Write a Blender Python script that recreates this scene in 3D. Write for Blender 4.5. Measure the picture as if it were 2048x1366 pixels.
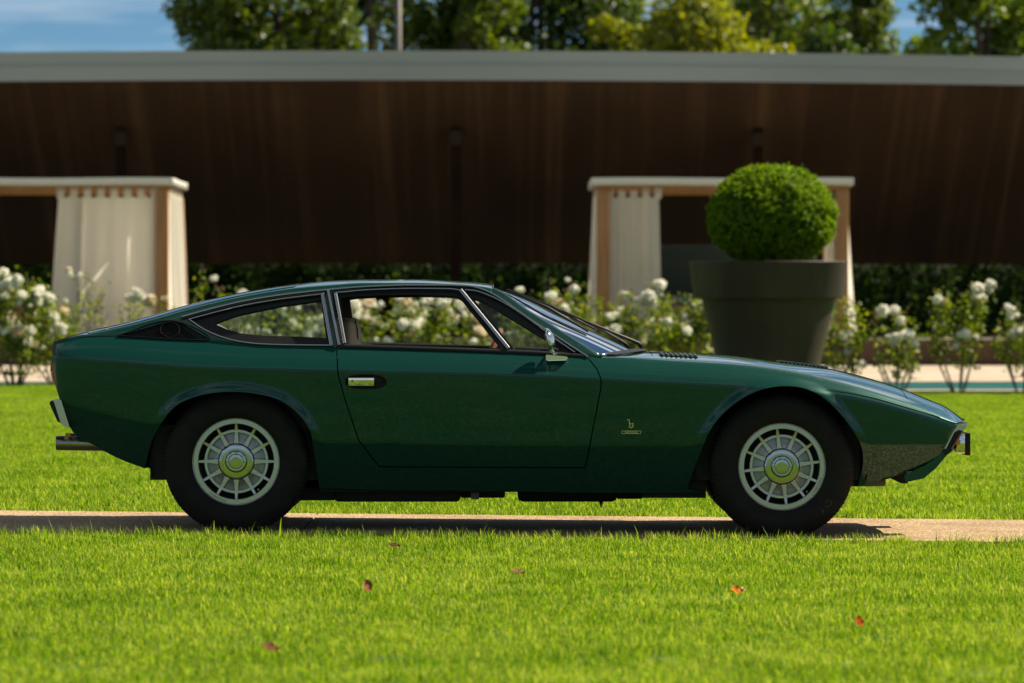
import bpy, bmesh, math, random
import numpy as np
from mathutils import Vector, Matrix, Euler
R = math.radians
rng = np.random.default_rng(7)
random.seed(7)
sc = bpy.context.scene
for o in list(bpy.data.objects):
    bpy.data.objects.remove(o, do_unlink=True)
COL = sc.collection

# ------------------------------------------------------------------ camera
FPX, CD, CH, VX, VY = 9416.0, 22.0, 1.08, 1024.0, 614.0     # focal length in photo pixels, distance to the car, eye height, principal column, horizon row
cam_d = bpy.data.cameras.new('camera'); cam = bpy.data.objects.new('camera', cam_d); COL.objects.link(cam)
cam.location = (0, -CD, CH)
cam.rotation_euler = (R(90) - math.atan((683 - VY) / FPX), 0, 0)
cam_d.sensor_width = 36; cam_d.lens = FPX / 2048 * 36
cam_d.clip_start = 0.5; cam_d.clip_end = 9000
cam_d.dof.use_dof = True; cam_d.dof.focus_distance = 22.1; cam_d.dof.aperture_fstop = 4.8
sc.camera = cam

# ------------------------------------------------------------------ sky, sun, exposure
SUN_AZ, SUN_EL = 24.0, 47.0        # degrees from +x towards +y, and up
w = bpy.data.worlds.new('World'); sc.world = w; w.use_nodes = True
nt = w.node_tree; nt.nodes.clear()
sky = nt.nodes.new('ShaderNodeTexSky'); sky.sky_type = 'NISHITA'; sky.sun_disc = False
sky.sun_elevation = R(SUN_EL); sky.sun_rotation = R(90 - SUN_AZ)
sky.altitude = 100; sky.air_density = 0.4; sky.dust_density = 0.0; sky.ozone_density = 6.0
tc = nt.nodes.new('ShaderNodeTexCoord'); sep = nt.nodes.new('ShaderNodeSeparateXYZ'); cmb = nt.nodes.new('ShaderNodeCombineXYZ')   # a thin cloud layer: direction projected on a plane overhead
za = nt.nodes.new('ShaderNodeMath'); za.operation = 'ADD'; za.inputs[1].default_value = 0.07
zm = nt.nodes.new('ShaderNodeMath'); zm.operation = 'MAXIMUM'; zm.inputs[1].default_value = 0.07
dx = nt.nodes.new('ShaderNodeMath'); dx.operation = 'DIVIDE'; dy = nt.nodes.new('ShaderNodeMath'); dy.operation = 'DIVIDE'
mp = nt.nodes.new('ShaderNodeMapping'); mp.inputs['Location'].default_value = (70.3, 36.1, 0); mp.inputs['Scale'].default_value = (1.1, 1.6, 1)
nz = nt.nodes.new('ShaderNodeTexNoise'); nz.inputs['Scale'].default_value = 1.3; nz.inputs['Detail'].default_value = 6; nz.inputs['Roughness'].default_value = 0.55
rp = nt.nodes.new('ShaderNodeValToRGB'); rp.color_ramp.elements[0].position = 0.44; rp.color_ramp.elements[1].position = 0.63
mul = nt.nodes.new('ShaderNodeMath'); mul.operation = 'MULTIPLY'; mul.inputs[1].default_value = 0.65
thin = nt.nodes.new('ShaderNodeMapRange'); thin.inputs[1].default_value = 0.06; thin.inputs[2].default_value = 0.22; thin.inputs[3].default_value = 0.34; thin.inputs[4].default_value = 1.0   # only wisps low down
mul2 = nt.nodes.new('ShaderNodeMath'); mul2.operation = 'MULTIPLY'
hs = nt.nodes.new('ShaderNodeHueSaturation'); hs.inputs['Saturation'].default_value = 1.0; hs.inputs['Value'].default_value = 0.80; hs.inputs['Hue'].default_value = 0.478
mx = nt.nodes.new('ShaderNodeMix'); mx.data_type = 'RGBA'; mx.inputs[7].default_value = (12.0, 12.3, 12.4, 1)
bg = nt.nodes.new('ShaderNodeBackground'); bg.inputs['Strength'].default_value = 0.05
wo = nt.nodes.new('ShaderNodeOutputWorld')
L = nt.links.new
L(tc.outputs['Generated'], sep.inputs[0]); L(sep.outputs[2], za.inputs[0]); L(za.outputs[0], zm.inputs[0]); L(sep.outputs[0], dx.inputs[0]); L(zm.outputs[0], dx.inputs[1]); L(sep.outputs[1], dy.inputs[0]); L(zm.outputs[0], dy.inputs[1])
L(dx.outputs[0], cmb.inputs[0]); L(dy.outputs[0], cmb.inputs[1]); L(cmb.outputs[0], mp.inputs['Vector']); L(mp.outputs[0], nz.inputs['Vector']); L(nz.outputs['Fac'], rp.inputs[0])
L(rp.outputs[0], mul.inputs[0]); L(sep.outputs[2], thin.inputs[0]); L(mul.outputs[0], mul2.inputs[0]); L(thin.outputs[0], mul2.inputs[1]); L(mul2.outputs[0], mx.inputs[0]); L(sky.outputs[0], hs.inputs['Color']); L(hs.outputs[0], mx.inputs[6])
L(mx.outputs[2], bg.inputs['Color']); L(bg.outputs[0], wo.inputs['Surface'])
sun_d = bpy.data.lights.new('sun', 'SUN'); sun_d.energy = 5.0; sun_d.angle = R(0.53); sun_d.color = (1.0, 0.89, 0.70)
sun = bpy.data.objects.new('sun', sun_d); COL.objects.link(sun)
sdir = Vector((math.cos(R(SUN_EL)) * math.cos(R(SUN_AZ)), math.cos(R(SUN_EL)) * math.sin(R(SUN_AZ)), math.sin(R(SUN_EL))))
sun.rotation_euler = sdir.to_track_quat('Z', 'Y').to_euler(); sun.location = (10, 5, 12)
sc.view_settings.view_transform = 'Standard'; sc.view_settings.look = 'None'
sc.view_settings.exposure = 1.0; sc.view_settings.gamma = 1.0
sc.cycles.use_denoising = True
sc.cycles.max_bounces = 10; sc.cycles.transparent_max_bounces = 24
sc.cycles.diffuse_bounces = 3; sc.cycles.glossy_bounces = 4; sc.cycles.transmission_bounces = 6
sc.cycles.sample_clamp_indirect = 6.0

# ------------------------------------------------------------------ helpers
def pw(px, py, y):
    """point of the place seen at photo pixel (px, py) at depth y behind the car's near flank"""
    D = CD + y
    return np.array([(px - VX) * D / FPX, y, CH + (VY - py) * D / FPX])
def lawn_z(x, y):
    return -0.0092 * x * np.clip(1 - (abs(x) - 12) / 40, 0, 1) + 0.0039 * np.maximum(0, y - 2)

MATS = {}
def mat(name, color=(.5, .5, .5), rough=.5, metal=0., coat=0., coat_rough=.03, spec=.5, noise=None, bump=None, sheen=0., trans=0.):
    """noise=(scale, colour2, detail[, (sx,sy,sz)]) mixes in a second real colour; bump=(scale, strength)"""
    if name in MATS: return MATS[name]
    m = bpy.data.materials.new(name); m.use_nodes = True; n = m.node_tree; b = n.nodes['Principled BSDF']
    b.inputs['Base Color'].default_value = (*color, 1); b.inputs['Roughness'].default_value = rough; b.inputs['Metallic'].default_value = metal
    b.inputs['Coat Weight'].default_value = coat; b.inputs['Coat Roughness'].default_value = coat_rough; b.inputs['Specular IOR Level'].default_value = spec
    b.inputs['Sheen Weight'].default_value = sheen; b.inputs['Transmission Weight'].default_value = trans
    if noise or bump:
        t = n.nodes.new('ShaderNodeTexCoord')
    if noise:
        x = n.nodes.new('ShaderNodeTexNoise'); x.inputs['Scale'].default_value = noise[0]; x.inputs['Detail'].default_value = noise[2]
        src = t.outputs['Object']
        if len(noise) > 3:
            mp = n.nodes.new('ShaderNodeMapping'); mp.inputs['Scale'].default_value = noise[3]; n.links.new(src, mp.inputs[0]); src = mp.outputs[0]
        n.links.new(src, x.inputs['Vector'])
        r = n.nodes.new('ShaderNodeValToRGB'); r.color_ramp.elements[0].position = .38; r.color_ramp.elements[1].position = .64
        r.color_ramp.elements[0].color = (*color, 1); r.color_ramp.elements[1].color = (*noise[1], 1)
        n.links.new(x.outputs['Fac'], r.inputs[0]); n.links.new(r.outputs[0], b.inputs['Base Color'])
    if bump:
        x = n.nodes.new('ShaderNodeTexNoise'); x.inputs['Scale'].default_value = bump[0]; x.inputs['Detail'].default_value = 4
        n.links.new(t.outputs['Object'], x.inputs['Vector'])
        bp = n.nodes.new('ShaderNodeBump'); bp.inputs['Strength'].default_value = bump[1]; bp.inputs['Distance'].default_value = .01
        n.links.new(x.outputs['Fac'], bp.inputs['Height']); n.links.new(bp.outputs[0], b.inputs['Normal'])
    MATS[name] = m; return m

def leaf_mat(name, c1, c2, c3, translucent=.35, rough=.45, gloss=.08):
    """foliage: each leaf carries its own random 'tint' that picks its colour"""
    m = bpy.data.materials.new(name); m.use_nodes = True; n = m.node_tree; n.nodes.clear()
    a = n.nodes.new('ShaderNodeAttribute'); a.attribute_name = 'tint'
    r = n.nodes.new('ShaderNodeValToRGB'); e = r.color_ramp.elements
    e[0].color = (*c1, 1); e[1].color = (*c3, 1); k = e.new(.5); k.color = (*c2, 1)
    d = n.nodes.new('ShaderNodeBsdfDiffuse'); t = n.nodes.new('ShaderNodeBsdfTranslucent'); g = n.nodes.new('ShaderNodeBsdfGlossy')
    g.inputs['Roughness'].default_value = rough; g.inputs['Color'].default_value = (1, 1, 1, 1)
    hv = n.nodes.new('ShaderNodeHueSaturation'); hv.inputs['Saturation'].default_value = 1.15; hv.inputs['Value'].default_value = 1.5; hv.inputs['Hue'].default_value = .485
    m1 = n.nodes.new('ShaderNodeMixShader'); m1.inputs[0].default_value = translucent
    m2 = n.nodes.new('ShaderNodeMixShader'); m2.inputs[0].default_value = gloss
    o = n.nodes.new('ShaderNodeOutputMaterial'); l = n.links.new
    l(a.outputs['Fac'], r.inputs[0]); l(r.outputs[0], d.inputs[0]); l(r.outputs[0], hv.inputs['Color']); l(hv.outputs[0], t.inputs[0])
    l(d.outputs[0], m1.inputs[1]); l(t.outputs[0], m1.inputs[2]); l(m1.outputs[0], m2.inputs[1]); l(g.outputs[0], m2.inputs[2]); l(m2.outputs[0], o.inputs[0])
    return m

def glass_mat(name, tint, reflect=1.0):
    m = bpy.data.materials.new(name); m.use_nodes = True; n = m.node_tree; n.nodes.clear()
    f = n.nodes.new('ShaderNodeFresnel'); f.inputs[0].default_value = 1.5
    t = n.nodes.new('ShaderNodeBsdfTransparent'); t.inputs[0].default_value = (*tint, 1)
    g = n.nodes.new('ShaderNodeBsdfGlossy'); g.inputs['Roughness'].default_value = .0
    mu = n.nodes.new('ShaderNodeMath'); mu.operation = 'MULTIPLY'; mu.inputs[1].default_value = reflect
    x = n.nodes.new('ShaderNodeMixShader'); o = n.nodes.new('ShaderNodeOutputMaterial'); l = n.links.new
    l(f.outputs[0], mu.inputs[0]); l(mu.outputs[0], x.inputs[0]); l(t.outputs[0], x.inputs[1]); l(g.outputs[0], x.inputs[2]); l(x.outputs[0], o.inputs[0])
    return m

def mk(name, verts, faces, m, parent=None, smooth=True, angle=None):
    me = bpy.data.meshes.new(name); me.from_pydata([tuple(map(float, v)) for v in verts], [], [tuple(f) for f in faces]); me.update()
    me.materials.append(m)
    if smooth: me.polygons.foreach_set('use_smooth', [True] * len(me.polygons))
    if angle: me.set_sharp_from_angle(angle=R(angle))
    o = bpy.data.objects.new(name, me); COL.objects.link(o)
    if parent: o.parent = parent
    return o
def from_bm(name, bm, m, parent=None, smooth=True, angle=None):
    me = bpy.data.meshes.new(name); bm.to_mesh(me); bm.free(); me.materials.append(m)
    me.polygons.foreach_set('use_smooth', [smooth] * len(me.polygons))
    if smooth and angle: me.set_sharp_from_angle(angle=R(angle))
    o = bpy.data.objects.new(name, me); COL.objects.link(o)
    if parent: o.parent = parent
    return o
def tag(o, label=None, cat=None, group=None, kind=None):
    if label: o['label'] = label
    if cat: o['category'] = cat
    if group: o['group'] = group
    if kind: o['kind'] = kind
    return o
def empty(name, loc=(0, 0, 0)):
    o = bpy.data.objects.new(name, None); COL.objects.link(o); o.location = loc; o.empty_display_size = .2; return o
def boxv(x0, x1, y0, y1, z0, z1):
    v = [(x0, y0, z0), (x1, y0, z0), (x1, y1, z0), (x0, y1, z0), (x0, y0, z1), (x1, y0, z1), (x1, y1, z1), (x0, y1, z1)]
    f = [(0, 3, 2, 1), (4, 5, 6, 7), (0, 1, 5, 4), (1, 2, 6, 5), (2, 3, 7, 6), (3, 0, 4, 7)]
    return v, f
def box(name, x0, x1, y0, y1, z0, z1, m, parent=None, bev=0.0, seg=2):
    v, f = boxv(min(x0, x1), max(x0, x1), min(y0, y1), max(y0, y1), min(z0, z1), max(z0, z1))
    if not bev: return mk(name, v, f, m, parent, smooth=False)
    bm = bmesh.new(); vs = [bm.verts.new(p) for p in v]; [bm.faces.new([vs[i] for i in q]) for q in f]
    bmesh.ops.bevel(bm, geom=list(bm.edges), offset=bev, segments=seg, affect='EDGES', profile=.5)
    return from_bm(name, bm, m, parent, True, 40)
def join(parts):
    V, F = [], []
    for v, f in parts:
        k = len(V); V += [tuple(p) for p in v]; F += [tuple(i + k for i in q) for q in f]
    return V, F
def tube(pts, rad, seg=8, cap=True):
    pts = [Vector(p) for p in pts]; n = len(pts)
    rad = [rad] * n if np.isscalar(rad) else list(rad)
    V, F = [], []; up = None
    for i, p in enumerate(pts):
        t = (pts[min(i + 1, n - 1)] - pts[max(i - 1, 0)]); t = t.normalized() if t.length > 1e-9 else Vector((0, 0, 1))
        if up is None: up = t.orthogonal().normalized()
        else:
            up = up - t * up.dot(t); up = up.normalized() if up.length > 1e-6 else t.orthogonal().normalized()
        s = t.cross(up)
        for k in range(seg):
            a = 2 * math.pi * k / seg; V.append(p + (up * math.cos(a) + s * math.sin(a)) * rad[i])
    for i in range(n - 1):
        for k in range(seg):
            a, b = i * seg + k, i * seg + (k + 1) % seg; F.append((a, b, b + seg, a + seg))
    if cap:
        F.append(tuple(range(seg))[::-1]); F.append(tuple((n - 1) * seg + k for k in range(seg)))
    return V, F
def lathe(prof, seg=64, axis='y', centre=(0, 0, 0), close=False):
    """prof: list of (r, h); h runs along the axis"""
    V, F = [], []; n = len(prof)
    for k in range(seg):
        a = 2 * math.pi * k / seg; c, s = math.cos(a), math.sin(a)
        for r, h in prof:
            if axis == 'y': V.append((centre[0] + r * c, centre[1] + h, centre[2] + r * s))
            else: V.append((centre[0] + r * c, centre[1] + r * s, centre[2] + h))
    for k in range(seg):
        k2 = (k + 1) % seg
        for i in range(n - 1 if not close else n):
            j = (i + 1) % n
            q = (k * n + i, k2 * n + i, k2 * n + j, k * n + j)
            F.append(q[::-1] if axis == 'y' else q)
    return V, F
def fast_mesh(name, V, quads, m, parent=None, tint=None, smooth=False):
    me = bpy.data.meshes.new(name); V = np.asarray(V, np.float32); Q = np.asarray(quads, np.int32)
    me.vertices.add(len(V)); me.vertices.foreach_set('co', V.ravel())
    me.loops.add(Q.size); me.loops.foreach_set('vertex_index', Q.ravel())
    me.polygons.add(len(Q)); me.polygons.foreach_set('loop_start', np.arange(0, Q.size, Q.shape[1], dtype=np.int32))
    try: me.polygons.foreach_set('loop_total', np.full(len(Q), Q.shape[1], np.int32))
    except Exception: pass
    if smooth: me.polygons.foreach_set('use_smooth', [True] * len(Q))
    me.update(calc_edges=True); me.validate()
    if tint is not None:
        at = me.attributes.new('tint', 'FLOAT', 'POINT'); at.data.foreach_set('value', np.asarray(tint, np.float32))
    me.materials.append(m)
    o = bpy.data.objects.new(name, me); COL.objects.link(o)
    if parent: o.parent = parent
    return o
def unit(a): return a / np.maximum(1e-9, np.linalg.norm(a, axis=-1, keepdims=True))
def leaves(P, N, length, width, rg, spread=.8, fold=.25):
    """one folded four-cornered blade for every point of P, roughly facing N; returns verts, quads, tint"""
    n = len(P); length = np.broadcast_to(length, n)[:, None]; width = np.broadcast_to(width, n)[:, None]
    nn = unit(N + spread * rg.normal(size=(n, 3))); t = unit(np.cross(nn, rg.normal(size=(n, 3)))); s = np.cross(nn, t)
    b = P - t * length * .5; tip = P + t * length * .5 - nn * length * .12
    l = P + s * width * .5 + nn * width * fold; r = P - s * width * .5 + nn * width * fold
    V = np.stack([b, l, tip, r], 1).reshape(-1, 3); Q = np.arange(4 * n).reshape(n, 4)
    return V, Q, np.repeat(np.clip(rg.normal(.5, .22, n), 0, 1), 4)
def pchip(xs, ys):
    xs = np.asarray(xs, float); ys = np.asarray(ys, float); h = np.diff(xs); d = np.diff(ys) / h
    m = np.zeros(len(xs)); m[0], m[-1] = d[0], d[-1]
    for i in range(1, len(xs) - 1):
        if d[i - 1] * d[i] > 0:
            w1, w2 = 2 * h[i] + h[i - 1], h[i] + 2 * h[i - 1]; m[i] = (w1 + w2) / (w1 / d[i - 1] + w2 / d[i])
    def f(x):
        x = np.clip(np.asarray(x, float), xs[0], xs[-1]); i = np.clip(np.searchsorted(xs, x) - 1, 0, len(h) - 1)
        t = (x - xs[i]) / h[i]; t2, t3 = t * t, t * t * t
        return (2 * t3 - 3 * t2 + 1) * ys[i] + (t3 - 2 * t2 + t) * h[i] * m[i] + (-2 * t3 + 3 * t2) * ys[i + 1] + (t3 - t2) * h[i] * m[i + 1]
    return f
def chaikin(p, n=2):
    p = [np.array(q, float) for q in p]
    for _ in range(n):
        q = []
        for i in range(len(p)):
            a, b = p[i], p[(i + 1) % len(p)]; q += [a * .75 + b * .25, a * .25 + b * .75]
        p = q
    return p
def smooth_line(pts, n=60):
    pts = np.array(pts, float); s = np.r_[0, np.cumsum(np.linalg.norm(np.diff(pts, axis=0), axis=1))]; t = np.linspace(0, s[-1], n)
    return np.stack([pchip(s, pts[:, k])(t) for k in range(pts.shape[1])], 1)
def text_mesh(s, size, extrude=.0006):
    cu = bpy.data.curves.new('t', 'FONT'); cu.body = s; cu.size = size; cu.extrude = extrude; cu.align_x = 'CENTER'; cu.resolution_u = 2
    o = bpy.data.objects.new('t', cu); COL.objects.link(o); bpy.context.view_layer.update()
    me = bpy.data.meshes.new_from_object(o.evaluated_get(bpy.context.evaluated_depsgraph_get()))
    bpy.data.objects.remove(o); bpy.data.curves.remove(cu)
    V = [v.co.copy() for v in me.vertices]; F = [tuple(p.vertices) for p in me.polygons]; bpy.data.meshes.remove(me); return V, F

# ------------------------------------------------------------------ the setting: ground, lawn, path, pool, terrace
M_lawn = mat('lawn_soil', (.035, .075, .008), .9, noise=(3.0, (.06, .10, .012), 6), bump=(60, .5))
M_far = mat('meadow', (.05, .09, .015), .95, noise=(.02, (.08, .11, .02), 4))
gs = mk('ground', [(-4000, -4000, -1.3), (4000, -4000, -1.3), (4000, 4000, -1.3), (-4000, 4000, -1.3)], [(0, 1, 2, 3)], M_far); tag(gs, kind='structure')
xs = np.linspace(-60, 60, 81); ys = np.concatenate([np.linspace(-70, -12, 20), np.linspace(-11, 32, 87)])
V = [(x, y, float(lawn_z(x, y)) - (.0)) for y in ys for x in xs]; n = len(xs)
F = [(j * n + i, j * n + i + 1, (j + 1) * n + i + 1, (j + 1) * n + i) for j in range(len(ys) - 1) for i in range(n - 1)]
k = len(V); V += [(x, 32.0, -1.2) for x in xs]; b = (len(ys) - 1) * n
F += [(b + i, b + i + 1, k + i + 1, k + i) for i in range(n - 1)]
tag(mk('lawn', V, F, M_lawn), kind='structure')

# exposed-aggregate garden path in slabs
def aggregate_mat():
    m = bpy.data.materials.new('exposed_aggregate'); m.use_nodes = True; n = m.node_tree; b = n.nodes['Principled BSDF']; l = n.links.new
    t = n.nodes.new('ShaderNodeTexCoord'); v = n.nodes.new('ShaderNodeTexVoronoi'); v.inputs['Scale'].default_value = 70
    r = n.nodes.new('ShaderNodeValToRGB'); e = r.color_ramp.elements
    e[0].color = (.56, .41, .23, 1); e[1].color = (.28, .165, .08, 1); k = e.new(.45); k.color = (.50, .34, .175, 1); k = e.new(.75); k.color = (.68, .54, .35, 1)
    d = n.nodes.new('ShaderNodeValToRGB'); d.color_ramp.elements[0].position = .25; d.color_ramp.elements[1].position = .7; d.color_ramp.elements[1].color = (.35, .28, .2, 1); d.color_ramp.elements[0].color = (1, 1, 1, 1)
    mm = n.nodes.new('ShaderNodeMix'); mm.data_type = 'RGBA'; mm.blend_type = 'MULTIPLY'; mm.inputs[0].default_value = 1
    n2 = n.nodes.new('ShaderNodeTexNoise'); n2.inputs['Scale'].default_value = 1.7; n2.inputs['Detail'].default_value = 5
    r2 = n.nodes.new('ShaderNodeValToRGB'); r2.color_ramp.elements[0].color = (.72, .68, .62, 1); r2.color_ramp.elements[1].color = (1, 1, 1, 1); r2.color_ramp.elements[0].position = .35; r2.color_ramp.elements[1].position = .6
    m2 = n.nodes.new('ShaderNodeMix'); m2.data_type = 'RGBA'; m2.blend_type = 'MULTIPLY'; m2.inputs[0].default_value = 1
    bp = n.nodes.new('ShaderNodeBump'); bp.inputs['Strength'].default_value = .6; bp.inputs['Distance'].default_value = .004; bp.invert = True
    l(t.outputs['Object'], v.inputs['Vector']); l(v.outputs['Color'], r.inputs[0]); l(v.outputs['Distance'], d.inputs[0])
    l(r.outputs[0], mm.inputs[6]); l(d.outputs[0], mm.inputs[7]); l(t.outputs['Object'], n2.inputs['Vector']); l(n2.outputs[0], r2.inputs[0])
    l(mm.outputs[2], m2.inputs[6]); l(r2.outputs[0], m2.inputs[7]); l(m2.outputs[2], b.inputs['Base Color']); l(v.outputs['Distance'], bp.inputs['Height']); l(bp.outputs[0], b.inputs['Normal'])
    b.inputs['Roughness'].default_value = .85
    return m
M_agg = aggregate_mat(); M_joint = mat('path_bed', (.09, .075, .055), .95)
PY0, PY1 = -.26, 2.08
v, f = [], []
px_ = np.linspace(-30, 30, 61)
for i, x in enumerate(px_): v += [(x, PY0, lawn_z(x, 0) + .004), (x, PY1, lawn_z(x, 0) + .004)]
f = [(2 * i, 2 * i + 2, 2 * i + 3, 2 * i + 1) for i in range(60)]
path = tag(mk('garden_path', v, f, M_joint), kind='structure')
for k in range(-3, 4):
    a, c = -.99 + k * 3.9, -.99 + (k + 1) * 3.9 - .006
    za, zc = lawn_z(a, 0) + .016, lawn_z(c, 0) + .016
    bm = bmesh.new(); vs = [bm.verts.new(p) for p in [(a, PY0 + .01, za - .06), (c, PY0 + .01, zc - .06), (c, PY1 - .01, zc - .06), (a, PY1 - .01, za - .06), (a, PY0 + .01, za), (c, PY0 + .01, zc), (c, PY1 - .01, zc), (a, PY1 - .01, za)]]
    for q in boxv(0, 1, 0, 1, 0, 1)[1]: bm.faces.new([vs[i] for i in q])
    bmesh.ops.bevel(bm, geom=list(bm.edges), offset=.003, segments=2, affect='EDGES')
    from_bm('slab', bm, M_agg, path, True, 40)

M_stone = mat('pool_stone', (.36, .29, .215), .8, noise=(1.5, (.44, .36, .27), 5), bump=(20, .15))
tag(mk('pool_coping', *boxv(-40, 40, 32.02, 32.7, -.3, .122), M_stone, smooth=False), kind='structure')
M_water = mat('pool_water_surface', (.010, .095, .10), .25, spec=.02, noise=(.8, (.018, .13, .13), 3))
tag(mk('pool_water', [(-40, 32.7, .112), (40, 32.7, .112), (40, 38.05, .112), (-40, 38.05, .112)], [(0, 1, 2, 3)], M_water), kind='structure')
tag(mk('pool_deck', [(-40, 38, -.3), (40, 38, -.3), (40, 38, .13), (-40, 38, .13), (40, 41.5, .298), (-40, 41.5, .298)], [(0, 1, 2, 3), (3, 2, 4, 5)], M_stone, smooth=False), kind='structure')
M_corten = mat('corten_steel', (.055, .026, .013), .75, noise=(1.4, (.10, .048, .02), 6, (1.5, 1, .35)), bump=(30, .2))
rw = mk('retaining_wall', *boxv(-40, 40, 41.5, 41.62, .1, .64), M_corten, smooth=False)
tag(rw, 'low rusty brown steel retaining wall along the pool deck behind the roses', 'wall')
M_soil = mat('terrace_paving', (.12, .11, .07), .9, noise=(1.2, (.16, .14, .09), 5))
tag(mk('terrace', [(-60, 41.62, .6), (60, 41.62, .6), (60, 400, .6), (-60, 400, .6)], [(0, 1, 2, 3)], M_soil), kind='structure')

# ------------------------------------------------------------------ the long canopy with its rust-brown sloping soffit
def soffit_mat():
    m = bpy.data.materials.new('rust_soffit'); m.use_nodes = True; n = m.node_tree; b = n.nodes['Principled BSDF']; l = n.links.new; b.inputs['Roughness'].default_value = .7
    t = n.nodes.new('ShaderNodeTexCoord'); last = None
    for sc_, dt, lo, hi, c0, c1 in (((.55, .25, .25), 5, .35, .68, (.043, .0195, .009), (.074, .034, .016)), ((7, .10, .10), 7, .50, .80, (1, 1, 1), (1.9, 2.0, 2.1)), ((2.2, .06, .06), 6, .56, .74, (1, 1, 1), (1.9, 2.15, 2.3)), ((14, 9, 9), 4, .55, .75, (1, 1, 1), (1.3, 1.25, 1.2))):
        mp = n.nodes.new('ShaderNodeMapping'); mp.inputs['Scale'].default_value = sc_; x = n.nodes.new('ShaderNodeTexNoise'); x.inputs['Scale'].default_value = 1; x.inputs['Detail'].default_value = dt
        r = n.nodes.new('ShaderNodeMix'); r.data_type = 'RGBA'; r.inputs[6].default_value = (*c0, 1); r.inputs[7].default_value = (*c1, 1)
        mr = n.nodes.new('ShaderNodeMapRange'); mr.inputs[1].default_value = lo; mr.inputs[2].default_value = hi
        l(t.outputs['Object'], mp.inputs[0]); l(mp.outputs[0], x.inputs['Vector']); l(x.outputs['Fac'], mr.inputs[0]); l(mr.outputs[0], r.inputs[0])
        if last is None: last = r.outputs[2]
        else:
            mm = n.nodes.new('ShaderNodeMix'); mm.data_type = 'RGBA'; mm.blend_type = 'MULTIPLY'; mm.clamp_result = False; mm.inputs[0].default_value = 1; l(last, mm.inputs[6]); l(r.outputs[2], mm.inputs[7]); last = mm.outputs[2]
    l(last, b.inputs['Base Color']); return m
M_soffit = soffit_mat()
M_fascia = mat('grey_zinc', (.32, .34, .31), .5, metal=.1, noise=(.6, (.37, .385, .35), 4, (.3, 1, 1)))
M_flash = mat('pale_flashing', (.42, .41, .37), .5)
cx = np.linspace(-17, 15, 65)
def cy(x): return .016 * np.minimum((x + 2.4) ** 2, 180)
def sweep_x(profile, name, m, parent):
    """closed profile of (y, z) swept along the gently bowed line of the canopy"""
    V, F = [], []; n = len(profile)
    for x in cx:
        V += [(x, p[0] + cy(x), p[1]) for p in profile]
    for i in range(len(cx) - 1):
        for k in range(n):
            j = (k + 1) % n; F.append((i * n + k, i * n + j, (i + 1) * n + j, (i + 1) * n + k))
    F += [tuple(range(n)), tuple(range((len(cx) - 1) * n, len(cx) * n))[::-1]]
    o = mk(name, V, F, m, parent, True, 30)
    return o
YF, ZF, YB, ZB = 50.0, 4.55, 55.2, 1.79
canopy = empty('pool_canopy', (0, 50, .6)); tag(canopy, 'long low canopy with grey metal edge and dark rust brown sloping underside', 'canopy')
canopy.location = (0, 0, 0)
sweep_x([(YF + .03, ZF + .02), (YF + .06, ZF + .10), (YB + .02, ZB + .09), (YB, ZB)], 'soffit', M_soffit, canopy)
sweep_x([(YF, ZF), (YF, ZF + .232), (YF + .09, ZF + .232), (YF + .09, ZF + .03)], 'fascia', M_fascia, canopy)
sweep_x([(YF - .015, ZF + .234), (YF - .015, ZF + .246), (YF + .09, ZF + .246), (YF + .09, ZF + .234)], 'flashing', M_flash, canopy)
sweep_x([(YF + .03, ZF + .248), (YF + .03, ZF + .452), (YF + .12, ZF + .452), (YF + .12, ZF + .248)], 'fascia', M_fascia, canopy)
sweep_x([(YF + .125, ZF + .20), (YF + .125, ZF + .43), (YB + .4, ZF + .36), (YB + .4, ZF + .14)], 'roof_deck', M_fascia, canopy)
M_plate = mat('bare_steel_plate', (.042, .024, .014), .7, spec=.2)
M_post = mat('rust_post', (.017, .0075, .0033), .85, spec=.1, noise=(2, (.024, .011, .005), 5))
def soff_z(y, x): return ZF + .02 + (ZB - ZF - .02) * ((y - cy(x)) - YF - .03) / (YB - YF - .03)
for px in (-560, 240, 912, 1520, 2150):
    x = (px - VX) * 73.34 / FPX; y = 51.34 + float(cy(x)); zt = float(soff_z(y, x))
    mk('post', *boxv(x - .075, x + .075, y - .075, y + .075, .55, zt + .02), M_post, canopy, smooth=False)
    mk('post_plate', *boxv(x - .09, x + .09, y - .10, y - .078, zt - .26, zt - .05), M_plate, canopy, smooth=False)

# ------------------------------------------------------------------ cabanas
M_wood = mat('cabana_timber', (.42, .20, .065), .6, noise=(4, (.32, .15, .05), 6, (6, 6, .4)))

def cloth_mat(name, c1, c2, tr):
    m = bpy.data.materials.new(name); m.use_nodes = True; n = m.node_tree; n.nodes.clear(); l = n.links.new
    d = n.nodes.new('ShaderNodeBsdfDiffuse'); t = n.nodes.new('ShaderNodeBsdfTranslucent'); x = n.nodes.new('ShaderNodeMixShader'); o = n.nodes.new('ShaderNodeOutputMaterial')
    tcn = n.nodes.new('ShaderNodeTexCoord'); nz = n.nodes.new('ShaderNodeTexNoise'); nz.inputs['Scale'].default_value = 3; r = n.nodes.new('ShaderNodeValToRGB')
    r.color_ramp.elements[0].color = (*c1, 1); r.color_ramp.elements[1].color = (*c2, 1)
    l(tcn.outputs['Object'], nz.inputs['Vector']); l(nz.outputs[0], r.inputs[0]); l(r.outputs[0], d.inputs[0]); l(r.outputs[0], t.inputs[0])
    x.inputs[0].default_value = tr; l(d.outputs[0], x.inputs[1]); l(t.outputs[0], x.inputs[2]); l(x.outputs[0], o.inputs[0]); return m
M_cloth = cloth_mat('curtain_cloth', (.84, .80, .70), (.90, .87, .78), .70); M_canvas = cloth_mat('cream_canvas', (.76, .76, .70), (.82, .82, .76), .15)
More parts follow.
